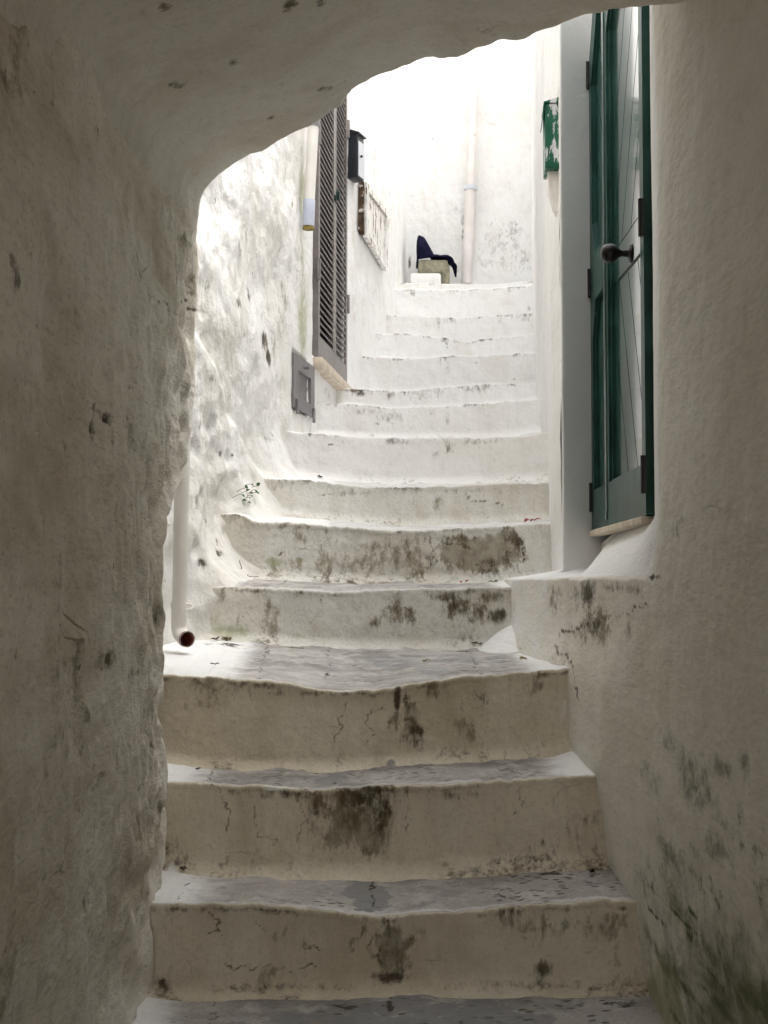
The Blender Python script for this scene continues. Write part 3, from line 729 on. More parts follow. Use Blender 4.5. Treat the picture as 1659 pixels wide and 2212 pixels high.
mould = .80 * sstep(-.38, -1.0, Z) * sstep(3.3, 2.35, Y) + .22 * sstep(-.3, -.8, Z) * sstep(3.5, 3.0, Y) + .25 * blob(P2, [(3.6, -.10, .42, .10, 1.0)])
litR = 1.0 * sstep(3.0, 3.05, Y) * sstep(-.004, .012, Z) + .50 * sstep(4.0, 4.15, Y) * sstep(-.55, -.1, Z)  # whiter where recess and chamfer face are lit: light put into the colour
rw = grid('door_wall', P, M_RIGHT, None, {'dirt': dirt, 'moss': moss, 'grey': grey, 'bare': bareR, 'algae': algR, 'wash': litR, 'mould': mould}, back=(.25, .5, 0))
tag(rw, 'smooth grey plaster wall with damp moss at its foot and the recess of the green door', 'wall')

# ================================================================== alley walls beyond the passage
def wall_strip(name, plan, n, Z0, Z1, dz, mat, disp, back, label, attrs=None, cat='wall', sm=3, top=5.6):
    A = smooth2(resample(plan, n), sm)
    tang = np.gradient(A, axis=0); tang /= np.linalg.norm(tang, axis=1)[:, None] + 1e-9
    nor = np.stack([tang[:, 1], -tang[:, 0]], 1)
    Zr = np.concatenate([np.arange(Z0, Z1, dz), np.linspace(Z1, top, 14)])
    Z = np.repeat(Zr[:, None], len(A), 1); X0 = np.repeat(A[None, :, 0], len(Zr), 0); Y0 = np.repeat(A[None, :, 1], len(Zr), 0)
    d = disp(X0, Y0, Z)
    P = np.stack([X0 + nor[None, :, 0] * d, Y0 + nor[None, :, 1] * d, Z], -1)
    at = attrs(X0, Y0, Z, P) if attrs else None
    o = grid(name, P, mat, None, at, back=back)
    return tag(o, label, cat)
# opening of the shutters, from its corners in the photograph
SA, SB = (-.345, 6.17), (-.232, 7.17)
_su = (np.array(SB) - np.array(SA)) / np.linalg.norm(np.array(SB) - np.array(SA))
SY0, SY1 = pW(674, 772, SA, SB)[1], pW(738, 832, SA, SB)[1]
# rough left wall (house with the louvred shutters)
RL = [(-1.05,3.55),(-.86,4.02),(-.735,4.35),(-.675,4.60),(-.595,4.93),(-.512,5.33),(-.41,5.78),(-.345,6.17),(-.232,7.17),(-.212,7.25),(-.120,7.50),(.000,8.20),(.090,8.90),(.175,9.75)]
def dispL(x, y, z):
    rough = sstep(6.25, 5.75, y)
    rough = rough * (1 - .85 * sstep(.30, .18, np.abs(y - 5.93)) * sstep(.42, .28, np.abs(z - .97)))
    low = sstep(.9, .2, z)
    a = fbm(y * 2.2, z * 1.9, 1.2, 3) * .034 * rough
    pits = -np.clip(np.abs(fbm(y * 5, z * 4.2, 7.7, 3)) - .34, 0, 1) * .05 * rough * (.25 + .9 * low)
    rd = -np.abs(fbm(y * 3.4, z * 2.2, 4.4, 3)) * .014 * rough + .022 * rough * sstep(.03, -.03, z - (1.02 - .62 * (y - 4.4) + .05 * fbm(y * 3, .3, .2, 2)))
    f = fbm(y * 26, z * 20, .6, 3) * (.0028 * rough + .0012) + fbm(y * 4, z * 4, 3, 3) * .006
    zt = np.interp(y, [4.2, 4.45, 4.65, 4.93, 5.05, 5.33, 5.45, 5.75, 5.9, 6.4], [-.26, -.22, -.02, .0, .20, .22, .40, .42, .62, .80])
    foot = .15 * np.exp(-np.clip(z - zt + .02, 0, 2) / .10) * sstep(4.5, 4.7, y) * sstep(5.86, 5.62, y)
    win = -.09 * ((y > SY0 + .012) & (y < SY1 - .012) & (z > 1.05)) - .06 * (sstep(5.815, 5.83, y) * sstep(6.125, 6.11, y) * sstep(.735, .75, z) * sstep(1.0, .985, z))
    return a + pits + rd + f + foot + win
WA, WB = (-.512, 5.33), (-.345, 6.17)
def atL(x, y, z, P):
    P2 = np.stack([y, z], -1); s1 = []
    def q(px, py, rx, ry, k, L, A=WA, B=WB):
        c = pW(px, py, A, B); c1 = pW(px + rx, py, A, B); L.append((c[1], c[2], max(.012, abs(c1[1] - c[1])), ry * c[1] / F, k))
    for t in [(570,735,9,24,.95),(576,770,7,22,.85),(515,655,10,14,.6),(480,980,5,6,.9),(500,985,4,4,.9),(460,820,8,16,.5),(540,500,8,36,.4),(470,900,10,8,.5),(440,730,8,26,.5),(590,745,6,40,.5),(615,650,10,40,.4),(520,540,14,20,.35),(575,950,8,12,.5),(455,1195,6,10,.8),(420,1215,6,12,.7),(500,1190,5,8,.8),(545,640,6,20,.45),(450,620,8,20,.45)]: q(*t, s1)
    dirt = blob(P2, s1); dirt = np.where(dirt > .02, dirt + fbm(y * 26, z * 14, 1.9, 4) * .3, 0)
    s2 = []
    for t in [(652,700,16,130,.95),(655,420,12,110,.9),(650,560,10,60,.7),(590,620,30,60,.35),(520,1080,14,20,.3)]: q(*t, s2)
    s3 = []
    for t in [(706,850,6,16,1.1)]: q(*t, s3, (-.345, 6.17), (-.232, 7.17))
    for t in [(770,860,20,20,.4)]: q(*t, s3, (-.345, 6.17), (-.232, 7.17))
    dirt = np.maximum(dirt, blob(P2, s3))
    return {'dirt': dirt, 'algae': blob(P2, s2), 'wash': .55 * sstep(5.9, 6.2, y)}
wall_strip('alley_wall', RL, [12, 24, 30, 40, 46, 50, 44, 110, 8, 20, 40, 30, 30], -1.3, 3.2, .0115, M_ROUGH, dispL, (-.6, 0, 0),
           'lumpy flaking white alley wall holding the louvred shutters and grey hatch', atL)
# right wall of the upper alley
RR = [(.606,4.570),(.6075,4.60),(.611,4.70),(.617,4.93),(.66,5.33),(.70,5.75),(.755,6.4),(.80,7.0),(.86,7.6),(.93,8.3),(1.0,8.9),(1.10,9.75)]
def dispR(x, y, z): return fbm(y * 2.2, z * 2.0, 9.2, 4) * .008 + fbm(y * 16, z * 14, 2.2, 3) * .002
wall_strip('alley_wall', RR, [10, 8, 30, 30, 30, 40, 30, 20, 20, 20, 20], -.25, 3.2, .016, M_WHITE, dispR, (.25, .5, 0),
           'narrow bright white wall behind the green letter box', lambda x, y, z, P: {'wash': .42 + 0 * y}, sm=2, top=4.5)
# back wall
BK = 9.62
xs = np.linspace(-.1, 1.5, 150); zs = np.concatenate([np.linspace(1.2, 4.2, 250), np.linspace(4.3, 6.0, 10)])
X, Z = np.meshgrid(xs, zs)
Yb_ = BK - (fbm(X * 2, Z * 2, 4.1, 4) * .012 + fbm(X * 14, Z * 12, 1.1, 3) * .003)
def bk(L): return [(pY(a, b, BK)[0], pY(a, b, BK)[2], c * BK / F, d * BK / F, e) for a, b, c, d, e in L]
P2 = np.stack([X, Z], -1)
sp = bk([(1100,500,55,30,.42),(1080,540,60,50,.3),(990,455,14,10,.6),(1130,560,30,40,.45),(1000,500,5,60,.6),(955,265,6,8,.5),(935,300,5,8,.4),(960,430,10,10,.4),(1150,480,10,10,.5),(885,570,4,20,1.1)])
d_ = blob(P2, sp); d_ = np.where(d_ > .02, d_ + fbm(X * 20, Z * 16, 2.9, 4) * .3, 0)
bw = grid('house_wall', np.stack([X, Yb_, Z], -1), M_WHITE, None, {'dirt': d_ * .85, 'grey': blob(P2, bk([(1100,515,65,45,.3)])), 'wash': .35 + 0 * X}, back=(0, .5, 0))
tag(bw, 'bright white house wall closing the top of the stairs', 'wall')

# ================================================================== green double door
DA, DB = np.array([.703, 3.50]), np.array([.7335, 4.615])     # hinge lines in plan: near, far
def dplane(x, y): return pW(x, y, DA - np.array([.012, 0]), DB - np.array([.012, 0]))
dl = np.linalg.norm(DB - DA)
du = (DB - DA) / dl; dn = np.array([-du[1], du[0]])            # dn points into the alley (-x)
DZ = dplane(1400, 1113)[2]
DM = Matrix(((du[0], dn[0], 0, DA[0]), (du[1], dn[1], 0, DA[1]), (0, 0, 1, DZ), (0, 0, 0, 1)))   # u along, n out, v up
def duv(x, y):
    q = dplane(x, y); return (float(np.dot(q[:2] - DA, du)), float(q[2] - DZ))
um = duv(1312, 700)[0]
door = empty('double_door', (DA[0], DA[1], DZ), 'narrow glossy dark green two leaf door with black knob, set in the right wall', 'door')
def boards(poly, ang, pitch, gap, depth0, depth1):
    mb = MB(); ca_, sa_ = math.cos(ang), math.sin(ang)
    pr = [p[0] * ca_ + p[1] * sa_ for p in poly]; lo = math.floor(min(pr) / pitch)
    for i in range(lo, int(max(pr) / pitch) + 1):
        q = clip(poly, ca_, sa_, (i + 1) * pitch - gap / 2); q = clip(q, -ca_, -sa_, -(i * pitch + gap / 2)) if len(q) > 2 else q
        if len(q) > 2:
            cl = [q[0]]
            for p in q[1:]:
                if math.hypot(p[0] - cl[-1][0], p[1] - cl[-1][1]) > 1e-4: cl.append(p)
            if math.hypot(cl[0][0] - cl[-1][0], cl[0][1] - cl[-1][1]) < 1e-4: cl.pop()
            if len(cl) > 2: mb.poly([(p[0], depth0, p[1]) for p in cl], (0, depth1 - depth0, 0))
    return mb
TOPV = 1.86
def leaf(u0, u1, outer, panels, rot, hinges, hinge_u):
    lf = MB().poly([(p[0], -.022, p[1]) for p in outer], (0, .040, 0), [[(p[0], -.022, p[1]) for p in h] for h in panels]).build('door_leaf', M_GREENFR, door, M=DM)
    for h, ang in zip(panels, rot):
        cu = sum(p[0] for p in h) / len(h); cv = sum(p[1] for p in h) / len(h)
        big = [(cu + (p[0] - cu) * 1.03, cv + (p[1] - cv) * 1.01) for p in h]
        MB().poly([(p[0], -.020, p[1]) for p in big], (0, .010, 0)).build('backing', M_GREENDK, lf, M=DM)
        if ang is not None: boards(h, ang, .155, .009, -.0095, -.001).build('panel', M_GREEN if u0 == 0 else M_GREENFR, lf, M=DM)
        # raised moulding round the panel
        mm = MB()
        inn = [(cu + (p[0] - cu) * .95, cv + (p[1] - cv) * .992) for p in h]
        mm.poly([(p[0], -.0005, p[1]) for p in h], (0, .009, 0), [[(p[0], -.0005, p[1]) for p in inn]])
        mm.build('moulding', M_GREENFR, lf, M=DM)
    for v in hinges:
        MB().tube([(hinge_u, .024, v), (hinge_u, .024, v + .10)], .008, 12).box((hinge_u - .014, .0185, v + .005), (hinge_u + .014, .023, v + .095)).build('hinge', M_IRON, lf, M=DM, smooth=True)
    return lf
# near leaf
v_mid0, v_mid1 = duv(1345, 600)[1], duv(1345, 520)[1]
a0, a1 = .06, um - .055
vb = .135
v_lo1 = duv(1330, 640)[1]; v_up0 = duv(1330, 470)[1]
def vline(x, y): return duv(x, y)[1]
L1a, L1h = vline(1336, 512), vline(1380, 452)          # lower rim of the upper boards: meeting side, hinge side
L2a, L2h = vline(1328, 606), vline(1378, 552)          # upper rim of the lower boards
hole_ = [(a0, vb), (a1, vb), (a1, 1.57), (a1 - .20, 1.74), (a0, 1.74)]
nlow = [(a0, vb), (a1, vb), (a1, L2a), (a0, L2h)]
nmid = [(a0, L2h + .012), (a1, L2a + .012), (a1, L1a - .005), (a0, L1h - .005)]
nup = [(a0, L1h), (a1, L1a), (a1, 1.57), (a1 - .20, 1.74), (a0, 1.74)]
lf_near = leaf(0, um, [(.004, 0), (um - .002, 0), (um - .002, TOPV), (.004, TOPV)], [hole_], [None],
     [duv(1390, 1070)[1], duv(1390, 518)[1]], .004)
for pg, an in ((nlow, math.radians(-28)), (nup, math.radians(34))):
    boards(pg, an, .15, .009, -.0095, -.001).build('panel', M_GREEN, lf_near, M=DM)
MB().poly([(p[0], -.0095, p[1]) for p in nmid], (0, .0090, 0)).build('lock_board', M_GREEN, lf_near, M=DM)
# far leaf
b0, b1 = um + .05, dl - .055
ftop0 = duv(1281, 125)[1]
flow = [(b0, vb), (b1, vb), (b1, v_lo1 - .05), (b1 - .08, v_lo1 + .08), (b0, v_lo1 + .08)]
fup = [(b0, v_up0), (b1 - .08, v_up0), (b1, v_up0 + .12), (b1, ftop0 - .09), (b0 + .10, ftop0 + .12), (b0, ftop0 + .12)]
leaf(um, dl, [(um + .002, 0), (dl - .004, 0), (dl - .004, ftop0), (um + .16, ftop0 + .27), (um + .002, TOPV)], [flow, fup], [math.radians(32), math.radians(-40)],
     [duv(1272, 1110)[1], duv(1272, 655)[1], duv(1272, 205)[1]], dl - .004)
# meeting strip and knob
MB().box((um - .018, .0185, .02), (um + .018, .0225, TOPV - .02), .001).build('cover_strip', M_GREEN, door, M=DM, smooth=True)
ku, kv = duv(1372, 547)
prof = [(0, .026), (.006, .028), (.010, .024), (.013, .011), (.030, .009), (.038, .013), (.046, .022), (.060, .0275), (.074, .026), (.084, .018), (.089, .006)]
kn = MB().tube([(ku, .019 + p[0], kv) for p in prof], [p[1] for p in prof], 24)
kn.build('knob', M_KNOB, door, M=DM, smooth=True)
# wooden threshold strip under the door
MB().box((.01, -.012, -.022), (dl - .01, .030, -.002), .004).build('threshold', M_STONE, door, M=DM)

# ================================================================== louvred shutters
def frame_of(A, B, Z0, off):
    A = np.array(A); B = np.array(B); L = np.linalg.norm(B - A); u = (B - A) / L; n = np.array([u[1], -u[0]])
    A = A + n * off
    return Matrix(((u[0], n[0], 0, A[0]), (u[1], n[1], 0, A[1]), (0, 0, 1, Z0), (0, 0, 0, 1))), L, A, u
o_ = -.010
sm_, sl, sA, su = frame_of(SA, SB, 0, o_)
def suv(x, y, A=None, u=None, B=None):
    q = pW(x, y, sA, sA + su); return float(np.dot(q[:2] - sA, su)), float(q[2])
u0, v0 = suv(674, 772); u1, v1 = suv(738, 832); uc, _ = suv(711, 600)
v0 = (v0 + v1) / 2; vT = 2.95
sh = empty('louvred_shutters', (float(sA[0]), float(sA[1]), v0), 'tall pair of taupe louvred shutters closed over a window in the left wall', 'shutters')
def sh_leaf(ua, ub):
    fr = .045
    f = MB().poly([(ua, 0, v0), (ub, 0, v0), (ub, 0, vT), (ua, 0, vT)], (0, .030, 0), [[(ua + fr, 0, v0 + .10), (ub - fr, 0, v0 + .10), (ub - fr, 0, vT - .08), (ua + fr, 0, vT - .08)]]).build('shutter_leaf', M_TAUPE, sh, M=sm_)
    mb = MB(); v = v0 + .105; R = Matrix.Rotation(math.radians(-42), 4, 'X')
    while v < vT - .10:
        mb.box((ua + fr - .004, -.019, -.0035), (ub - fr + .004, .019, .0035), 0, Matrix.Translation((0, .014, v + .012)) @ R); v += .034
    mb.build('louvres', M_TAUPE, f, M=sm_)
    return f
la = sh_leaf(u0, uc - .002); lb = sh_leaf(uc + .002, u1)
MB().box((u0 + .01, -.030, v0 + .01), (u1 - .01, -.022, vT - .01)).build('shade_backing', M_DARK, sh, M=sm_)  # dark sheet paints the shade seen between the louvres
for lf_, uu, pys in ((la, u0 - .006, (590, 300)), (lb, u1 + .006, (655, 275))):
    for py_ in pys:
        v = suv(680 if lf_ is la else 737, py_)[1]
        MB().tube([(uu, .032, v - .05), (uu, .032, v + .05)], .011, 10).box((uu - .02, .028, v - .045), (uu + .02, .034, v + .045)).build('hinge', M_TAUPE, lf_, M=sm_, smooth=True)
v = suv(716, 437)[1]
MB().box((uc - .035, .030, v - .02), (uc + .035, .040, v + .008), .003).box((uc - .008, .036, v - .01), (uc + .012, .055, v + .035), .003).build('latch', M_GREENDK, sh, M=sm_)
MB().box((u0 - .03, -.02, v0 - .062), (u1 + .06, .055, v0 - .006), .006).build('sill', M_STONE, sh, M=sm_, smooth=True)

# ================================================================== small grey hatch low on the left wall
HA, HB = (-.41, 5.78), (-.345, 6.17)
hm, hl, hA, hu_ = frame_of(HA, HB, 0, -.014)
def huv(x, y):
    q = pW(x, y, hA, hA + hu_); return float(np.dot(q[:2] - hA, hu_)), float(q[2])
c = [huv(623, 879), huv(668, 903), huv(668, 786), huv(622, 769)]
ua, ub = (c[0][0] + c[3][0]) / 2, (c[1][0] + c[2][0]) / 2
va_, vb_ = (c[0][1] + c[1][1]) / 2, (c[2][1] + c[3][1]) / 2
ht = empty('wall_hatch', (float(hA[0]), float(hA[1]), va_), 'small grey painted wooden hatch with boarded panel below the shutter sill', 'hatch')
fw_ = (ub - ua) * .19
hole = [(ua + fw_, 0, va_ + .055), (ub - fw_, 0, va_ + .055), (ub - fw_, 0, vb_ - .065), (ua + fw_, 0, vb_ - .065)]
fr = MB().poly([(ua, 0, va_), (ub, 0, va_), (ub, 0, vb_), (ua, 0, vb_)], (0, .026, 0), [hole]).build('frame', M_GREYDOOR, ht, M=hm)
mb = MB(); nb = 5; bw_ = (ub - ua - 2 * fw_) / nb
for i in range(nb): mb.box((ua + fw_ + i * bw_ + .001, .002, va_ + .05), (ua + fw_ + (i + 1) * bw_ - .001, .012, vb_ - .06), .002)
mb.build('panel', M_GREYDOOR, ht, M=hm)
for uu in (ua + fw_ * .6, ub - fw_ * .5):
    MB().box((uu - .014, .0265, va_ - .028), (uu + .014, .036, va_ + .04), .003).build('hinge', M_GREYDOOR, ht, M=hm)
MB().tube([((ua + ub) / 2, .024, vb_ - .035), ((ua + ub) / 2, .034, vb_ - .035), ((ua + ub) / 2, .046, vb_ - .035)], [.006, .006, .011], 12).build('knob', M_GREYDOOR, ht, M=hm, smooth=True)
MB().box((ua - .008, -.03, va_ - .01), (ua - .001, .012, vb_ + .006)).build('casing', M_DARK, ht, M=hm)

# ================================================================== black letter box on the left wall
LA, LB = (-.212, 7.25), (-.120, 7.50)
lm, ll, lA, lu = frame_of(LA, LB, 0, .0)
def luv(x, y, off=0):
    q = pW(x, y, lA, lA + lu); return float(np.dot(q[:2] - lA, lu)), float(q[2])
p0 = luv(751, 290); p1 = luv(751, 385); 
bx = empty('letter_box', (float(lA[0]), float(lA[1]), p1[1]), 'black metal letter box, its lit front painted pale, on the left wall beside the shutters', 'letter box')
uA = p0[0]; v1_, v0_ = p0[1], p1[1]
dp = .058
MB().box((uA, -.02, v0_), (uA + .10, dp, v1_), .004).build('body', M_BOX, bx, M=lm, smooth=True)
fr = MB().box((uA + .006, dp + .001, v0_ + .01), (uA + .094, dp + .006, v1_ - .04), .002).build('front_flap', M_BOXFRONT, bx, M=lm)  # pale colour paints in the light on the black box's front
MB().poly([(uA - .006, -.01, v1_ + .034), (uA - .006, dp + .012, v1_ + .004), (uA - .006, dp + .012, v1_ - .002), (uA - .006, -.01, v1_ + .002)], (.112, 0, 0)).build('lid', M_BOX, bx, M=lm)
MB().tube([(uA + .03, dp + .008, (v0_ + v1_) / 2), (uA + .03, dp + .018, (v0_ + v1_) / 2)], .007, 10).build('lock', M_IRON, fr, M=lm)

# ================================================================== weathered hatch further up
WA2, WB2 = (-.120, 7.50), (.000, 8.20)
wm, wl, wA, wu = frame_of(WA2, WB2, 0, .012)
def wuv(x, y):
    q = pW(x, y, wA, wA + wu); return float(np.dot(q[:2] - wA, wu)), float(q[2])
c = [wuv(784, 512), wuv(829, 586), wuv(834, 462), wuv(784, 394)]
wh = empty('wooden_hatch', (float(wA[0]), float(wA[1]), c[0][1]), 'weathered wooden hatch with white paint peeling off brown boards, upper left wall', 'hatch')
def sc_(k, q=1.0):
    cu = sum(p[0] for p in c) / 4; cv = sum(p[1] for p in c) / 4
    return [(cu + (p[0] - cu) * k, cv + (p[1] - cv) * k * q) for p in c]
inn = sc_(.80); 
fr = MB().poly([(p[0], 0, p[1]) for p in c], (0, .022, 0), [[(p[0], 0, p[1]) for p in inn]]).build('frame', M_WOOD, wh, M=wm)
i2 = sc_(.74)
MB().poly([(p[0], -.004, p[1]) for p in i2], (0, .016, 0)).build('panel', M_WOOD, wh, M=wm)
MB().poly([(p[0], -.008, p[1]) for p in sc_(.81)], (0, .006, 0)).build('backing', M_WOODDK, wh, M=wm)
MB().poly([(c[0][0] - .036, -.02, c[0][1] + .03), (c[0][0] - .006, -.02, c[0][1] + .01), (c[3][0] - .006, -.02, c[3][1] - .02), (c[3][0] - .026, -.02, c[3][1] - .0)], (0, .030, 0)).build('jamb_board', M_WOODDK, wh, M=wm)

# ================================================================== pipes
def ring_tube(mb, p, q, r): mb.tube([p, q], r, 20)
# upper left downpipe stub
q0 = pW(676, 262, np.array([-.365, 6.0]) + np.array([.045, 0]), np.array([-.33, 6.2]) + np.array([.045, 0])); yd = q0[1]
top = pY(680, 215, yd); mid = pY(668, 436, yd); bot = pY(666, 496, yd); rad = 12.0 * yd / F
dpipe = empty('downpipe_stub', tuple(bot), 'short white downpipe with bluish lower end, hung beside the louvred shutters', 'downpipe')
MB().tube([top, mid], rad, 20).build('pipe', M_PIPE, dpipe, smooth=True)
MB().tube([mid - (bot - mid) * .06, bot + (mid - bot) * .12], rad * 1.10, 20).build('pipe_end', M_PIPEEND, dpipe, smooth=True)
MB().tube([bot + (mid - bot) * .11, bot], rad * 1.06, 20).build('rim', M_MOSSY, dpipe, smooth=True)
cl0, cl1 = pY(677, 262, yd), pY(676.5, 274, yd)
MB().tube([cl0, cl1], rad * 1.18, 20).build('collar', M_GREYDOOR, dpipe, smooth=True)
# lower left rain pipe with elbow
yp = 4.26
r_ = 16.5 * yp / F
a = pY(396, 880, yp); b = pY(388, 1306, yp); e0 = pY(387, 1350, yp)
rp = empty('rain_pipe', tuple(e0), 'white painted rain pipe ending in an open elbow on the landing', 'rain pipe')
MB().tube([a, b], r_, 24).build('pipe', M_PIPE, rp, smooth=True)
MB().tube([pY(388, 1300, yp), pY(387.8, 1314, yp)], r_ * 1.14, 24).build('collar', M_PIPE, rp, smooth=True)
mo_ = pY(404, 1381, yp - .05)
pts = []; c0 = np.array(pY(387.5, 1312, yp)); c1 = np.array(pY(387, 1352, yp)); c2 = np.array(pY(388, 1376, yp)); c3 = np.array(mo_)
for i in range(5): pts.append(c0 + (c1 - c0) * i / 5)
for i in range(9):
    t = i / 8; pts.append((1 - t) ** 2 * c1 + 2 * t * (1 - t) * c2 + t * t * c3)
el = MB(); el.tube(pts, r_ * 1.04, 24, caps=False); el.tube(pts[::-1], r_ * .90, 24, caps=False)
el.build('elbow', M_PIPE, rp, smooth=True)
d_ = (pts[-1] - pts[-2]); d_ /= np.linalg.norm(d_)
li = MB(); li.tube([p - d_ * 0 for p in pts[6:]] + [pts[-1] + d_ * .001], r_ * .89, 24, caps=False)
li.tube([pts[6], pts[6] + d_ * .002], r_ * .88, 24)
li.build('lining', M_PIPERED, rp, smooth=True)
MB().tube([pts[-1] - d_ * .004, pts[-1] + d_ * .0015], r_ * 1.055, 24, caps=False).build('rim', M_PIPERED, rp, smooth=True)
hk0 = np.array(pY(402, 1312, yp - .02))
hk = [hk0 + np.array([.0, 0, .010]), hk0 + np.array([.016, -.006, .008]), hk0 + np.array([.024, -.012, .002]), hk0 + np.array([.018, -.020, -.006]), hk0 + np.array([.002, -.024, -.008])]
MB().tube(hk, .0035, 8).build('clamp', M_PIPE, rp, smooth=True)
# tall pipe on the back wall
yk = BK - .075; rk = 10.5 * yk / F
k0, k1, k2 = pY(1007, 612, yk), pY(1017, 405, yk), pY(1029, 60, yk)
kp = empty('wall_pipe', tuple(k0), 'tall pinkish white drainpipe with a ring collar on the back house wall', 'drainpipe')
MB().tube([k0, k1], rk * 1.08, 20).tube([k1, k2], rk * .82, 20).build('pipe', M_PINK, kp, smooth=True)
MB().tube([pY(1017, 411, yk), pY(1017.4, 402, yk)], rk * 1.35, 20).build('collar', M_BOXFRONT, kp, smooth=True)

# ================================================================== green letter box on the right wall
g0 = pY(1210, 362, 4.585)
gz0 = g0[2]; gz1 = pY(1210, 223, 4.585)[2]; gxr = .606; gxl = pY(1177.5, 300, 4.585)[0]
gb = empty('letter_box', (gxr, 4.66, gz0), 'green letter box with flaking paint on the right wall beside the door', 'letter box')
GR = Matrix.Translation((gxr, 4.585, 0)) @ Matrix.Rotation(-math.atan(.07), 4, 'Z') @ Matrix.Translation((-gxr, -4.585, 0))
MB().box((gxl, 4.585, gz0), (gxr + .02, 4.725, gz1), .003).build('body', M_GBOX, gb, M=GR)
MB().poly([(gxl - .004, 4.579, gz1 + .001), (gxr + .012, 4.579, gz1 + .001), (gxr + .012, 4.579, gz1 + .024), (gxl - .004, 4.579, gz1 + .005)], (0, .152, 0)).build('lid', M_GBOX, gb, M=GR)
MB().poly([(gxl - .003, 4.582, gz1), (gxl - .010, 4.582, gz1 - .055), (gxl - .007, 4.582, gz1 - .055), (gxl + .001, 4.582, gz1)], (0, .146, 0)).build('flap', M_GBOX, gb, M=GR)
bz = pY(1199, 461, 4.66)[2]
br = [(gxr + .015, 4.62, gz0 - .002), (gxr - .036, 4.62, gz0 - .002), (gxr - .033, 4.62, gz0 - .06), (gxr - .018, 4.62, gz0 - .115), (gxr - .006, 4.62, bz), (gxr + .015, 4.62, bz)]
MB().poly(br, (0, .09, 0)).build('bracket', M_PIPE, gb, M=GR)

# ================================================================== stone block with cloth, pale box high on the back wall
yb_ = 9.30
def B(x, y, Y=yb_): return pY(x, y, Y)
q0, q1 = B(904, 590), B(968, 560)
MBx = MB(); MBx.box((q0[0], yb_, q0[2]), (q1[0], yb_ + .20, q1[2]), .018)
bm = MBx.box((q1[0] - .045, yb_ + .01, B(968, 612)[2]), (q1[0] + .012, yb_ + .19, q1[2] - .03), .012)
sb = bm.build('stone_block', M_BENCH, None, smooth=True)
tag(sb, 'yellowish stone block resting on the white masonry ledge at the top of the stairs', 'stone block')
q2, q3 = B(886, 618, 9.27), B(962, 589.5, 9.27)
Lx = np.linspace(q2[0], q1[0] - .047, 20); 
ledge = MB().box((q2[0], yb_ - .02, q2[2]), (q1[0] - .048, yb_ + .24, q0[2] - .001), .02).build('masonry_ledge', M_WHITE, None, smooth=True)
tag(ledge, 'low white masonry ledge under the stone block', 'ledge')
# draped cloth: a sheet lying on the block, hanging at the right, piled up at the left
nu, nv = 46, 26
Pc = np.zeros((nv, nu, 3))
tl = [B(904, 572), B(904, 540), B(905, 513), B(914, 513), B(926, 536), B(936, 553), B(952, 556), B(966, 557), B(976, 565), B(983, 578), B(986, 592)]
tl = np.array(tl); tl[:, 1] = 0
ts = np.linspace(0, 1, len(tl)); uu = np.linspace(0, 1, nu)
cx_ = np.interp(uu, ts, tl[:, 0]); cz_ = np.interp(uu, ts, tl[:, 2])
for j in range(nv):
    v = j / (nv - 1)
    hgt_ = 1 - .55 * sstep(.25, 1.0, v) * sstep(.62, .1, uu)
    base_ = B(935, 556)[2]
    z = base_ + (cz_ - base_) * np.where(cz_ > base_, hgt_, 1 - .25 * (v - .5) ** 2 * 4) + .004
    Pc[j, :, 0] = cx_ + fbm(uu * 5, v * 4, .3, 3) * .008
    Pc[j, :, 1] = yb_ + .004 + v * .19 + fbm(uu * 6, v * 3, 5.3, 3) * .006
    Pc[j, :, 2] = z + fbm(uu * 9, v * 4, 2.3, 3) * .013 + .004
# front skirt of the pile
sk = Pc[:1].copy(); sk[..., 1] -= .010; sk[..., 2] = np.minimum(sk[..., 2], np.interp(cx_, [cx_.min(), B(935, 560)[0]], [B(904, 562)[2], B(935, 557)[2]]) + .003)
Pc = np.concatenate([sk, Pc])
cl = grid('draped_cloth', Pc, M_CLOTH, None, None, back=None)
so = cl.modifiers.new('thick', 'SOLIDIFY'); so.thickness = .008; so.offset = 1
tag(cl, 'dark navy cloth thrown over the stone block', 'cloth')
w0, w1 = pY(845, 173, BK - .06), pY(868, 120, BK - .06)
wb = MB().box((w0[0], BK - .06, w0[2]), (w1[0], BK + .02, w1[2]), .006).build('wall_box', simple('dull grey paint', (.30, .31, .32), .6), None, smooth=True)
tag(wb, 'pale grey box fixed high on the back house wall', 'box')

# ================================================================== weeds and litter
def leaf_mesh(mb, base, d, up, L, W):
    d = Vector(d).normalized(); s = d.cross(Vector(up)).normalized(); n = s.cross(d)
    prof = [(0, .0), (.25, .8), (.5, 1), (.78, .7), (1, 0)]
    rowsL = []
    for t, w in prof:
        c = Vector(base) + d * L * t + n * L * .18 * math.sin(t * 3)
        rowsL.append((mb.bm.verts.new(c - s * W * w * .5 + n * W * .12 * w), mb.bm.verts.new(c), mb.bm.verts.new(c + s * W * w * .5 + n * W * .12 * w)))
    for a, b in zip(rowsL[:-1], rowsL[1:]):
        mb.bm.faces.new((a[0], a[1], b[1], b[0])); mb.bm.faces.new((a[1], a[2], b[2], b[1]))
wd0 = pW(511, 1086, np.array([-.595, 4.93]), np.array([-.512, 5.33]))
weed = empty('weed', tuple(wd0), 'small green leafy weed growing from the rough left wall', 'weed')
lf_ = MB(); stm = MB()
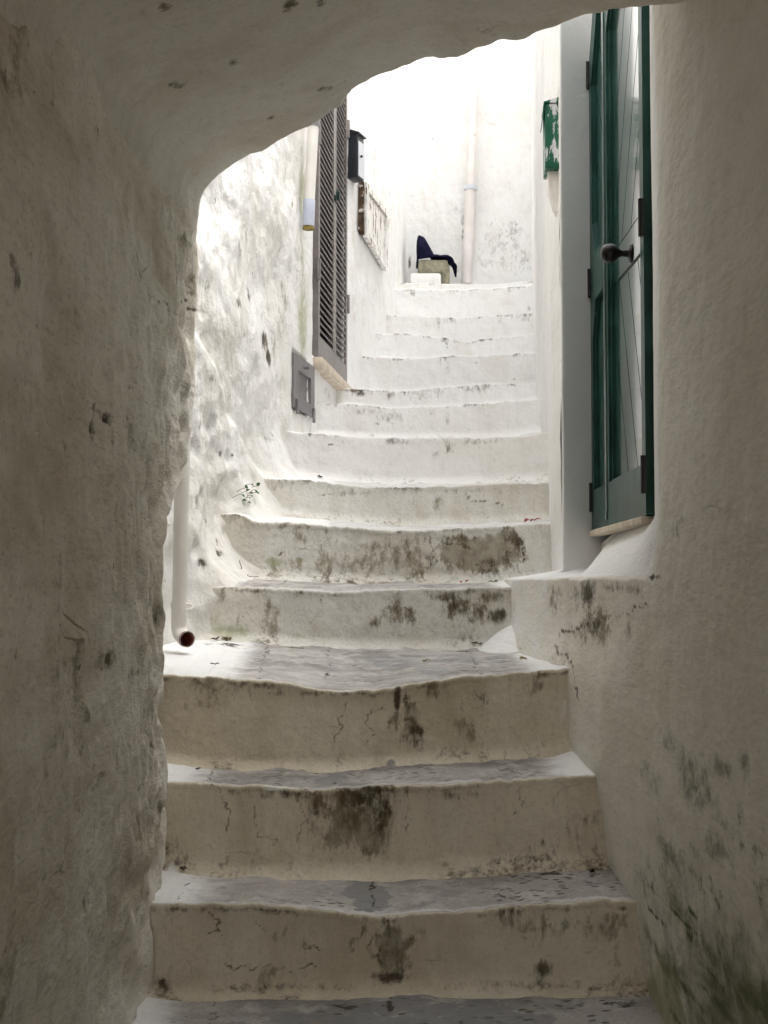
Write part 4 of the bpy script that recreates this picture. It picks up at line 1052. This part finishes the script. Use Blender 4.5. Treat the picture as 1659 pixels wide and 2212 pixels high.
for (x, y) in [(505,1062),(508,1075),(512,1085),(502,1055),(526,1058),(528,1050),(517,1066),(520,1046),(506,1082),(513,1070),(524,1064),(499,1068)]:
    q = pW(x, y, np.array([-.595, 4.93]) + .012, np.array([-.512, 5.33]) + .012); q = q + np.array([.03 + rng.random() * .02, -.01, 0])
    leaf_mesh(lf_, q, (rng.uniform(.2, 1), rng.uniform(-.6, .1), rng.uniform(-.9, .5)), (.6, -.5, .6), .018, .015)
    stm.tube([q + np.array([-.035, .02, -.012]), q + np.array([-.012, .006, -.002]), q], .0010, 5)
lf_.build('leaves', M_LEAF, weed); stm.build('stem', M_TWIG, weed)
def on_tread(x, y, k):
    """where the sight line meets tread k (sloping sheet)"""
    Y0, nx, nz = step_info[k]; bx_, bz_ = step_foot(k + 1); Y1 = step_info[k + 1][0]
    d = ray(x, y); best = None
    for Yv_ in np.linspace(Y0 + .01, Y1 - .005, 300):
        q = d * (Yv_ / d[1]); zt = np.interp(q[0], nx, nz) + (np.interp(q[0], bx_, bz_) - np.interp(q[0], nx, nz)) * (Yv_ - Y0) / (Y1 - Y0)
        e = abs(q[2] - zt)
        if best is None or e < best[0]: best = (e, np.array([q[0], Yv_, zt]))
    return best[1]
def litter(name, x, y, k, mat, size, label, n=1, cat='leaf', curl=1.0):
    c = on_tread(x, y, k) + np.array([0, 0, .006])
    mb = MB()
    for i in range(n):
        a = rng.random() * 6.28
        leaf_mesh(mb, Vector(c) + Vector((rng.uniform(-1, 1), rng.uniform(-.4, .4), rng.uniform(0, .3))) * size * .5 * (n > 1), (math.cos(a), math.sin(a), rng.uniform(.0, .5) * curl), (rng.uniform(-.5, .5), -.3, 1), size * rng.uniform(.8, 1.2), size * .6)
    o = mb.build(name, mat, None, smooth=True)
    so = o.modifiers.new('thick', 'SOLIDIFY'); so.thickness = .0012
    return tag(o, label, cat, 'litter on the steps')
litter('leaf_clump', 1030, 1398, 3, M_DARKLEAF, .028, 'dark rotten leaf clump beside the white plaster mound', 7, 'leaf clump')
litter('fallen_leaf', 1122, 1412, 3, M_DRY, .030, 'curled brown dead leaf in front of the white plaster mound', 2)
litter('fallen_leaf', 1130, 1432, 3, M_YEL, .026, 'yellowish leaf near the right wall on the landing', 2)
litter('fallen_leaf', 920, 1434, 3, M_YEL, .018, 'small yellow green leaf in the middle of the landing', 3)
litter('fallen_leaf', 462, 1441, 3, M_DARKLEAF, .012, 'tiny dark leaf on the left of the landing near its edge', 3)
litter('leaf_clump', 492, 1386, 3, M_DRY, .016, 'brown leaf scraps beside the open elbow of the rain pipe', 7, 'leaf clump')
litter('leaf_clump', 465, 1386, 3, M_DARKLEAF, .014, 'greyish leaf scraps between pipe mouth and riser', 6, 'leaf clump')
litter('leaf_clump', 610, 1390, 3, M_DARKLEAF, .012, 'small dark leaf scraps at the foot of the stained riser', 4, 'leaf clump')
litter('petal', 1133, 1132, 5, M_RED, .028, 'orange red petal standing on the step above the brown stain', 1, 'petal')
litter('petal', 1152, 1131, 5, M_RED, .026, 'pinkish red petal right of the orange one, against the riser', 2, 'petal')
litter('fallen_leaf', 1002, 1263, 4, M_RED, .016, 'dark red leaf at the foot of the riser with the brown stain', 2)
litter('fallen_leaf', 1070, 1262, 4, M_LEAF, .018, 'green leaf at the foot of the riser near the pilaster', 3)
litter('leaf_clump', 690, 1034, 6, M_DARKLEAF, .014, 'dark moss clump on the step in line with the grey hatch', 4, 'leaf clump')
litter('leaf_clump', 397, 1882, 1, M_DARKLEAF, .013, 'black leaf crumbs in the lower left corner of a step', 6, 'leaf clump')
litter('leaf_clump', 1275, 1890, 1, M_DARKLEAF, .015, 'dark leaf scraps on the right end of the lower step', 5, 'leaf clump')
litter('fallen_leaf', 1078, 1876, 1, M_DARKLEAF, .016, 'single dark leaf under the middle of a riser', 2)
litter('fallen_leaf', 428, 1667, 2, M_DARKLEAF, .009, 'round black seed on the left of the pitted tread', 3)
# dry twigs on step
tw = MB()
t0 = on_tread(520, 1250, 4)
for i, (dx, dz) in enumerate([(0, .06), (-.07, .004), (.06, .002), (-.04, .012), (.03, .01)]):
    p = [t0 + np.array([0, 0, .004])]
    for j in range(1, 6):
        f = j / 5; p.append(t0 + np.array([dx * f + rng.uniform(-.006, .006), rng.uniform(-.01, .01) * f, .005 + dz * f + rng.uniform(-.002, .004)]))
    tw.tube(p, [.0022 * (1 - .1 * j) for j in range(6)], 6)
two = tw.build('dry_twig', M_TWIG, None, smooth=True)
tag(two, 'thin reddish dry twig standing and lying on the step at left', 'twig')

# ================================================================== ground
gs = np.linspace(-20, 20, 30); gx, gy = np.meshgrid(gs, np.linspace(-18, 22, 30))
g = grid('ground', np.stack([gx, gy, np.full_like(gx, -1.62)], -1), M_GROUND)
tag(g, kind='structure')

# ================================================================== light
w = bpy.data.worlds.new('World'); SC.world = w; w.use_nodes = True
nt = w.node_tree; nt.nodes.clear()
out = nt.nodes.new('ShaderNodeOutputWorld'); bg = nt.nodes.new('ShaderNodeBackground'); sky = nt.nodes.new('ShaderNodeTexSky'); hs = nt.nodes.new('ShaderNodeHueSaturation')
ELEV, ROT = math.radians(64), math.radians(95)
sky.sky_type = 'NISHITA'; sky.sun_disc = False; sky.sun_elevation = ELEV; sky.sun_rotation = ROT
sky.air_density = 1.0; sky.dust_density = 4.0; sky.ozone_density = 1.0
hs.inputs['Saturation'].default_value = .28
nt.links.new(sky.outputs[0], hs.inputs['Color']); nt.links.new(hs.outputs[0], bg.inputs[0]); nt.links.new(bg.outputs[0], out.inputs[0])
bg.inputs[1].default_value = .15
sl_ = bpy.data.lights.new('sun', 'SUN'); sl_.energy = .52; sl_.angle = math.radians(40); sl_.color = (1, .985, .95)
so_ = bpy.data.objects.new('sun', sl_); COL.objects.link(so_)
sd = Vector((math.sin(ROT) * math.cos(ELEV), math.cos(ROT) * math.cos(ELEV), math.sin(ELEV)))
so_.rotation_euler = sd.to_track_quat('Z', 'Y').to_euler()

# ================================================================== camera
cd = bpy.data.cameras.new('camera'); cam = bpy.data.objects.new('camera', cd); COL.objects.link(cam)
cam.location = (0, 0, 0); cam.rotation_euler = (math.pi / 2 + PITCH, 0, 0)
cd.sensor_width = 36; cd.sensor_fit = 'AUTO'; cd.lens = 36 * F / 2212; cd.clip_start = .02; cd.clip_end = 200
SC.camera = cam
SC.render.resolution_x, SC.render.resolution_y = 768, 1024
SC.view_settings.view_transform = 'Standard'; SC.view_settings.look = 'None'; SC.view_settings.gamma = 1
SC.view_settings.exposure = 2.24
try:
    SC.cycles.max_bounces = 14; SC.cycles.diffuse_bounces = 6; SC.cycles.use_adaptive_sampling = True; SC.cycles.adaptive_threshold = .02; SC.cycles.glossy_bounces = 4
    SC.cycles.use_denoising = True
except Exception: pass
